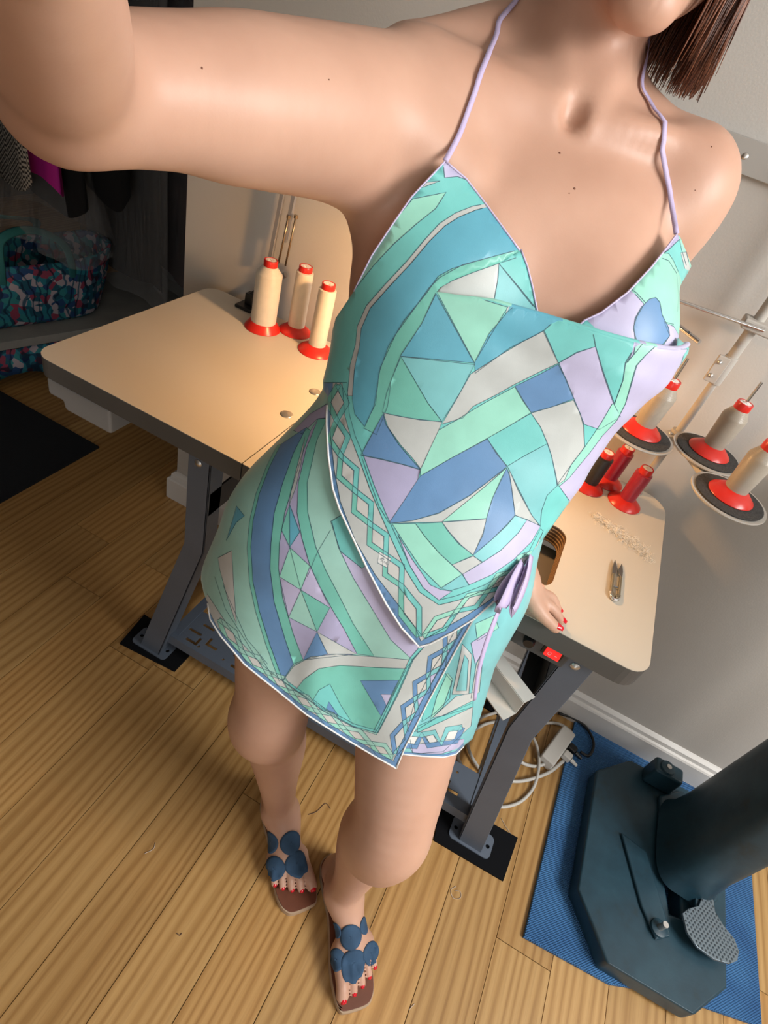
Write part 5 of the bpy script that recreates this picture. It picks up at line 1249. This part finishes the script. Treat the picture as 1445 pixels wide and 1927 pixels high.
fp = front.build('front_panel', halter, outl, 'T', [
    ('M', c5((365, 195), (495, 169), (455, 232), (380, 292), (290, 372), (215, 452), (140, 547), (60, 640), (60, 560))),
    ('L', c5((480, 30), (600, 130), (540, 108), (490, 112))), ('W', c5((420, 130), (472, 125), (400, 152))),
    ('W', c5(*band([(662, 212), (600, 222), (530, 250), (470, 290), (415, 350), (340, 440), (260, 525), (185, 610), (150, 690), (143, 760), (122, 840), (112, 960)], [(668, 222), (610, 238), (545, 265), (490, 300), (430, 360), (355, 450), (275, 535), (200, 620), (165, 700), (158, 770), (140, 850), (132, 960)]))),
    ('A', c5((668, 222), (610, 238), (545, 265), (490, 300), (430, 360), (355, 450), (275, 535), (200, 620), (165, 700), (158, 770), (138, 860), (130, 970), (140, 1030), (180, 1080), (215, 1000), (240, 850), (300, 720), (380, 610), (430, 540), (470, 500), (560, 450), (700, 412), (785, 390))),
    ('G', c5((790, 388), (700, 412), (600, 440), (520, 465), (465, 495), (420, 560), (330, 670), (270, 770), (235, 870), (222, 990), (175, 1085), (225, 1110), (268, 1000), (282, 900), (320, 800), (400, 680), (455, 565), (470, 540), (520, 512), (600, 480), (700, 445), (800, 412))),
    ('G', [(755, 671), (806, 759), (832, 793), (790, 790), (745, 782), (720, 776), (728, 740), (738, 712)]),
    ('M', c5((458, 553), (560, 560), (735, 612), (605, 830))), ('A', c5((455, 560), (605, 832), (318, 805), (400, 680))), ('C', [(755, 671), (893, 686), (868, 735), (850, 765), (832, 793), (806, 759)]),
    ('W', c5((725, 640), (752, 612), (742, 606), (732, 612))), ('A', c5((742, 606), (930, 658), (875, 705), (740, 775), (650, 840), (608, 872), (605, 830), (660, 720), (728, 640))),
    ('W', c5((872, 708), (930, 832), (840, 875), (760, 915), (690, 955), (600, 1000), (560, 1045), (478, 1070), (528, 985), (590, 875), (690, 810), (790, 750))),
    ('T', c5((930, 656), (1035, 686), (1065, 720), (1075, 768), (1000, 790), (930, 832), (875, 705))), ('B', c6((985, 16), (1100, -40), (1181, -83), (1215, -20), (1251, 72), (1150, 110), (1058, 135), (1020, 75))),
    ('L', c5((932, 832), (1000, 792), (1075, 768), (1100, 860), (1145, 991), (1170, 1040), (1090, 1090), (1030, 1070), (990, 970), (955, 885))),
    ('T', c5((1035, 686), (1205, 736), (1215, 790), (1190, 830), (1180, 900), (1148, 991), (1105, 870), (1075, 768), (1065, 720))), ('V', c5((1203, 736), (1235, 745), (1222, 800), (1198, 830), (1216, 790))),
    ('L', c5((1283, 756)) + [(1290, 655), (1265, 740), (1225, 810), (1165, 880), (1115, 930), (1080, 955)] + c6((1185, 470), (1230, 432), (1270, 382), (1320, 322), (1380, 242), (1445, 172)) + c5((1190, 991), (1217, 900), (1234, 842), (1270, 800))),
    ('M', c5((1232, 742), (1285, 757), (1270, 800), (1232, 842), (1215, 900), (1190, 991)) + c6((1445, 172), (1380, 242), (1320, 322), (1270, 382), (1230, 432), (1183, 470), (1180, 455), (1230, 385), (1300, 292), (1370, 190), (1425, 95)) + c5((1148, 991), (1180, 900), (1190, 835), (1222, 800))),
    ('W', c6((1058, 138), (1150, 110), (1250, 78), (1280, 140), (1296, 200), (1300, 290), (1240, 370), (1210, 440), (1175, 465), (1170, 430), (1150, 330), (1130, 272), (1100, 200))),
    ('A', c6((390, 138), (402, 190), (460, 280), (520, 350), (558, 392), (480, 370), (380, 345), (287, 327))), ('B', c6((388, 142), (402, 190), (460, 280), (520, 350), (556, 392), (480, 372), (380, 347), (289, 329))),
    ('W', c6((390, 138), (520, 162), (655, 178), (640, 215), (600, 300), (560, 392), (520, 340), (470, 285), (410, 200))),
    ('M', c6((640, 215), (720, 170), (800, 120), (850, 90), (985, 18), (1020, 80), (1058, 135), (960, 195), (860, 252), (700, 340), (558, 422), (558, 392), (600, 300))),
    ('T', c6((860, 252), (960, 195), (1058, 138), (1100, 200), (1132, 275), (1030, 330), (950, 378), (900, 320))),
    ('B', c6((558, 422), (700, 340), (860, 255), (905, 320), (948, 380), (860, 450), (780, 510), (640, 590), (520, 625), (415, 637), (480, 540), (545, 440))),
    ('V', c6((290, 330), (380, 348), (480, 372), (558, 395), (545, 440), (480, 540), (415, 635), (370, 560), (330, 450))),
    ('C', c6((950, 378), (1030, 330), (1132, 275), (1150, 330), (1170, 420), (1178, 465), (1130, 510), (1105, 580), (1098, 650), (1060, 600), (1000, 480))),
    ('W', c6((418, 637), (520, 625), (640, 592), (780, 512), (945, 385), (850, 470), (740, 560), (655, 630))), ('M', c6((655, 630), (740, 560), (850, 470), (948, 385), (920, 440), (880, 530), (855, 615))),
    ('B', c6((948, 385), (965, 440), (985, 600), (950, 640), (880, 710), (795, 782), (840, 680), (860, 600), (885, 520))), ('W', c6((955, 385), (1000, 490), (1060, 600), (1095, 645), (985, 600), (970, 480))),
    ('W', c6((655, 632), (855, 617), (840, 690), (795, 780), (730, 730), (680, 670))), ('G', c6((535, 638), (655, 632), (690, 680), (740, 735), (795, 782), (700, 825), (640, 770), (580, 700))),
    ('M', c6((430, 640), (535, 638), (580, 700), (640, 770), (745, 868), (650, 930), (560, 840), (480, 720))), ('C', c6((985, 602), (1040, 620), (1000, 680), (920, 760), (835, 815), (795, 782), (880, 710), (950, 645))),
    ('L', c6((1040, 620), (1100, 650), (1060, 720), (980, 800), (880, 870), (775, 917), (748, 868), (835, 815), (920, 760), (1000, 680))), ('W', c6((700, 825), (795, 785), (838, 812), (748, 868))), ('C', c6((745, 868), (778, 917), (690, 943), (650, 932))),
    ('W', c6(*band(Gb, O_))), ('L', c6((455, 690), (520, 800), (600, 915), (650, 938), (700, 945), (640, 985), (570, 930), (510, 830))), ('T', c6(*band(Ga, Gb))), ('B', c6(*band(O_, H_))),
    ('G', zt[0]), ('T', zt[1])] + [('P', q) for q in lt] + [('T', zu[0]), ('M', zu[1])] + [('P', q) for q in lu] + [
    ('X', c6((372, 765), (425, 795), (405, 838), (362, 815)))],
    cell=.008, strokes=[c6((374, 800), (384, 795), (378, 812), (386, 806), (389, 816), (394, 808), (397, 818), (402, 814), (404, 826), (410, 820), (409, 830)), c6((380, 793), (393, 800)),
                        c6((695, 1062), (706, 1050), (704, 1066), (712, 1050), (716, 1056), (720, 1044), (726, 1048), (732, 1036)), c6((698, 1048), (712, 1040))])
front.hem(halter, hR[2:] + hL[1:-1], .0012); front.hem(halter, nC, .0009, 'hem_lilac', .0002, 'neck_piping'); front.hem(halter, aC, .0008, 'hem_lilac', .0002, 'armhole_piping')
# rolled cowl edge: the cloth turns over and runs back down inside
fa = np.array(front.trace(FOLD, False)); tt = np.concatenate([[0], np.cumsum(np.hypot(*np.diff(fa, axis=0).T))]); ts = np.linspace(0, tt[-1] + .03, 60)
fu = np.interp(ts, tt, fa[:, 0]); fu[ts > tt[-1]] = fa[-1, 0] + (ts[ts > tt[-1]] - tt[-1]); fz = np.interp(ts, tt, fa[:, 1])
rowsV = []; amp = sstep(0, .09, ts)
for k, (dz, dr_) in enumerate(((0, 0), (.0016, -.0012), (.0022, -.0035), (.0012, -.0062), (-.004, -.0082), (-.014, -.0098), (-.030, -.0105))): rowsV.append(front.pt(fu / KU, np.minimum(fz, 9) - .0005, amp * dr_) + np.array([0, 0, 1]) * (amp * dz)[:, None])
n_ = len(ts); FV = np.concatenate(rowsV); FF = [(r_ * n_ + i, r_ * n_ + i + 1, (r_ + 1) * n_ + i + 1, (r_ + 1) * n_ + i) for r_ in range(6) for i in range(n_ - 1)]
cw = np_mesh('cowl_roll', FV, FF, 'printed_silk', halter)
ca = cw.data.color_attributes.new('print', 'FLOAT_COLOR', 'CORNER')
def cowl_col(i):
    x = fu[i]; k = np.searchsorted(fa_u, x)
    return PAL[fa_c[min(max(k - 1, 0), len(fa_c) - 1)]]
fa_u = [front.px(*q)[0] for q in ((823, 550), (958, 575), (1050, 598), (1101, 614), (1184, 637), (1197, 640), (1222, 646))]; fa_c = ['M', 'A', 'T', 'T', 'V', 'M', 'L']
cl_ = np.array([[*cowl_col(f[0] % n_), 1] for f in FF for _ in range(4)], np.float32); ca.data.foreach_set('color', cl_.ravel())
# inner bust panels, seen above the cowl
oD = inner.trace([(980, 469), (992, 500), (1002, 540), (1012, 592), (1022, 650), (930, 640), (830, 590), (812, 560), (822, 549), (828, 541), (852, 527), (890, 512), (939, 495)])
pD = inner.build('right_bust_panel', halter, oD, 'T', [('W', c5((440, 556), (520, 512), (600, 480), (700, 445), (697, 500), (680, 600), (560, 590))), ('C', c5((700, 445), (852, 635), (740, 640), (680, 590), (695, 510))), ('T', c5((700, 445), (800, 412), (822, 500), (860, 640), (780, 540)))], cell=.008)
inner.hem(halter, inner.trace([(980, 469), (992, 500), (1002, 540), (1012, 592)], False), .0009, 'hem_lilac', .0003, 'neck_piping')
eN = [(1273, 440), (1255, 464), (1225, 502), (1180, 550), (1130, 588), (1100, 602), (1070, 628)]
cN = inner.trace(eN, False); eS = inner.trace([(1276, 448), (1284, 480), (1288, 512)], False)
oE = cN + inner.trace([(1070, 628), (1100, 690), (1180, 720), (1250, 710)], False)[1:] + [(cN[0][0] + .09, 1.10), (cN[0][0] + .085, 1.2), (cN[0][0] + .05, cN[0][1] - .03), (cN[0][0] + .006, cN[0][1] - .002)]
pE = inner.build('left_bust_panel', halter, oE, 'M', [
    ('L', c8((430, 1203), (480, 1238), (537, 1302), (490, 1382), (472, 1440), (482, 1540), (440, 1600), (180, 1560), (100, 1430), (170, 1388), (300, 1310))), ('T', c8((110, 1428), (165, 1388), (232, 1452), (200, 1520), (130, 1480))),
    ('V', c8((650, 985), (700, 920), (745, 855), (757, 897), (690, 962))), ('T', c8((660, 985), (690, 962), (757, 897), (770, 960), (800, 1060), (820, 1180), (775, 1180), (750, 1100), (720, 1030), (690, 985))), ('W', c8((765, 980), (800, 975), (830, 1100), (790, 1080))),
    ('L', c8((665, 1420), (720, 1440), (760, 1500), (740, 1650), (560, 1640), (660, 1555), (697, 1500))),
    ('B', c8((610, 1260), (635, 1290), (650, 1370), (690, 1450), (697, 1500), (652, 1555), (570, 1560), (490, 1532), (470, 1460), (480, 1390), (520, 1320), (570, 1270)))], cell=.008,
    strokes=[c8((440, 1196), (490, 1232), (545, 1292)), c8((660, 1412), (722, 1428)), c8((560, 1075), (610, 1045), (625, 1010)), c8((630, 1008), (690, 1030), (740, 1110), (752, 1250), (745, 1350))])
inner.hem(halter, cN, .001, 'hem_lilac', .0003, 'neck_piping')
# straps to the back of the neck
mat('lilac_ribbon', (.52, .44, .66), .5, bump=.3, bscale=1500)
def ribbon_strip(name, P, nrm, w, parent, m='lilac_ribbon', th=.0008):
    """flat ribbon along points, facing nrm (list or single)"""
    P = [Vector(q) for q in P]; v = []; f = []; n = len(P)
    for i, q in enumerate(P):
        t = (P[min(i + 1, n - 1)] - P[max(i - 1, 0)]).normalized(); nn = Vector(nrm[i] if isinstance(nrm, list) else nrm); s_ = t.cross(nn).normalized(); ww = w[i] if isinstance(w, list) else w
        v += [q - s_ * ww, q + s_ * ww]
    for i in range(n - 1): f.append((2 * i, 2 * i + 1, 2 * i + 3, 2 * i + 2))
    o = MB().add([q - PO for q in v], f).build(name, m, parent, smooth=True); so = o.modifiers.new('t', 'SOLIDIFY'); so.thickness = th; so.offset = 0
    return o
def strap(pix, ends):
    P = []; Nn = []
    q0 = ends[0]
    P.append(Vector(q0)); Nn.append((CAM_P - P[0]).normalized())
    for x, y in pix:
        h = hit_body(x, y)
        if h[0] is not None: P.append(h[0] + h[1] * .0022); Nn.append(h[1])
    for e, nn in ends[1]: P.append(Vector(e)); Nn.append(Vector(nn))
    S_ = spline(P, 5); k = len(S_); NN = []
    for i in range(k):
        a = i / (k - 1) * (len(P) - 1); j = min(int(a), len(P) - 2); NN.append(Nn[j].lerp(Nn[j + 1], a - j).normalized())
    S2 = []
    for q, nn in zip(S_, NN):
        c = BT.find_nearest(q); S2.append(c[0] + c[1] * .003 if (q - c[0]).dot(c[1]) < .003 else q)
    ribbon_strip('strap', S2, NN, .0026, halter)
strap([(855, 268), (872, 225), (890, 175), (908, 125), (930, 75), (950, 28)], (front.pt(nC[0][0] / KU, nC[0][1]), [((.642, .185, 1.44), (-.8, .5, .3)), ((.685, .225, 1.45), (0, 1, .2))]))
strap([(1258, 365), (1243, 280), (1222, 200), (1203, 155)], (inner.pt(cN[0][0] / KU, cN[0][1]), [((.752, .185, 1.425), (.8, .5, .3)), ((.705, .222, 1.45), (0, 1, .2))]))
# bow at her left hip, standing off the cloth
def pz(x, y, lift):
    u_, z_ = front.px(x, y); q = Vector(front.pt(u_ / KU, z_)); d = ray(x, y).normalized(); t = (q - CAM_P).dot(d)
    return CAM_P + d * (t - lift)
P = [pz(985, 1062, .004), pz(968, 1092, .012), pz(955, 1122, .022), pz(944, 1142, .022), pz(936, 1136, .012), pz(946, 1110, .006), pz(978, 1070, .004)]
S_ = spline(P, 6); ribbon_strip('bow_loop', S_, [Vector((.80, -.35, .45)).normalized()] * len(S_), .010, halter)
P = [pz(1000, 1045, .004), pz(994, 1080, .014), pz(983, 1115, .022), pz(968, 1147, .024), pz(962, 1140, .016), pz(978, 1105, .006), pz(996, 1055, .002)]
S_ = spline(P, 6); ribbon_strip('bow_loop', S_, [Vector((.9, -.1, .4)).normalized()] * len(S_), .009, halter)
P = [pz(945, 1135, .012), pz(930, 1170, .02), pz(912, 1220, .022), pz(899, 1270, .02), pz(893, 1318, .02)]
S_ = spline(P, 6); ribbon_strip('ribbon_tail', S_, [Vector((.8, -.6, .1)).normalized()] * len(S_), [.0045 - .0022 * (i / len(S_)) for i in range(len(S_))], halter)
# ------------------------------------------------------------------ sandals
mat('insole_brown', (.16, .055, .030), .4, var=.15, scale=30); mat('sole_edge', (.46, .33, .22), .6); mat('nubuck_navy', (.030, .075, .145), .85, var=.12, scale=60)
def sandal(label, heel, toe, lat, discs):
    o = bpy.data.objects.new('slide_sandal', None); COL.objects.link(o); o.parent = person; o['label'] = label
    h, t = Vector(heel), Vector(toe); d = (t - h).normalized(); la = Vector(lat).normalized(); ln = (t - h).length
    pf = [(0, .0), (.03, .020), (.10, .029), (.25, .031), (.45, .031), (.62, .037), (.78, .041), (.90, .038), (.965, .030), (1, .016)]
    pi = [(1, -.024), (.975, -.034), (.90, -.039), (.75, -.040), (.60, -.034), (.42, -.027), (.25, -.029), (.10, -.028), (.03, -.019)]
    ol = [h + d * (f_ * ln) + la * l_ - PO for f_, l_ in pf + pi]; pl = [(q.x, q.y) for q in ol]
    pl = [(q.x, q.y) for q in spline([Vector((*q, 0)) for q in pl + pl[:1]], 4)][:-1]
    if sum(pl[i - 1][0] * pl[i][1] - pl[i][0] * pl[i - 1][1] for i in range(len(pl))) < 0: pl = pl[::-1]
    c = Vector((sum(q[0] for q in pl) / len(pl), sum(q[1] for q in pl) / len(pl)))
    MB().prism(pl, .0004, .0165).build('sole', 'sole_edge', o, bevel=.0015)
    MB().prism([(c.x + (x - c.x) * .975, c.y + (y - c.y) * .975) for x, y in pl], .0165, .0195).build('insole', 'insole_brown', o, bevel=.0012)
    for x, y, r_ in discs:
        hb = hit_body(x, y)
        if hb[0] is None or hb[0].z < .015: hb = (at_z(x, y, .045), Vector((0, 0, 1)))
        cc, nn = hb; nn = nn.normalized(); e1 = nn.cross(d).normalized(); e2 = nn.cross(e1); v = []; f = []; nr, na = 5, 22
        for i in range(nr + 1):
            for k in range(na):
                a = 2 * PI * k / na; q = cc + (e1 * math.cos(a) + e2 * math.sin(a)) * (r_ * i / nr)
                r_c = BT.ray_cast(q + nn * .03, -nn)
                if r_c[0] is not None and (r_c[0] - q).length < .03: q = r_c[0] + nn * .0022
                else: q = q - nn * (r_ * .35 * (i / nr) ** 2)
                q.z = max(q.z, .014); v.append(q - PO)
        for i in range(nr):
            for k in range(na): f.append((i * na + k, i * na + (k + 1) % na, (i + 1) * na + (k + 1) % na, (i + 1) * na + k))
        so = MB().add(v, f).build('strap_disc', 'nubuck_navy', o, smooth=True); md = so.modifiers.new('t', 'SOLIDIFY'); md.thickness = .0022; md.offset = 1
    return o
sandal('navy scalloped slide sandal on her forward left foot', (.872, -.150, 0), (1.045, -.352, 0), (.756, .654, 0),
       ((634, 1750, .0135), (660, 1764, .0215), (685, 1742, .0145), (633, 1806, .018), (665, 1810, .0235), (698, 1793, .019)))
sandal('navy scalloped slide sandal on her right foot, set back', (.690, -.108, 0), (.872, -.270, 0), (-.662, -.749, 0),
       ((511, 1584, .0205), (548, 1586, .0225), (516, 1634, .0225), (557, 1624, .0235)))
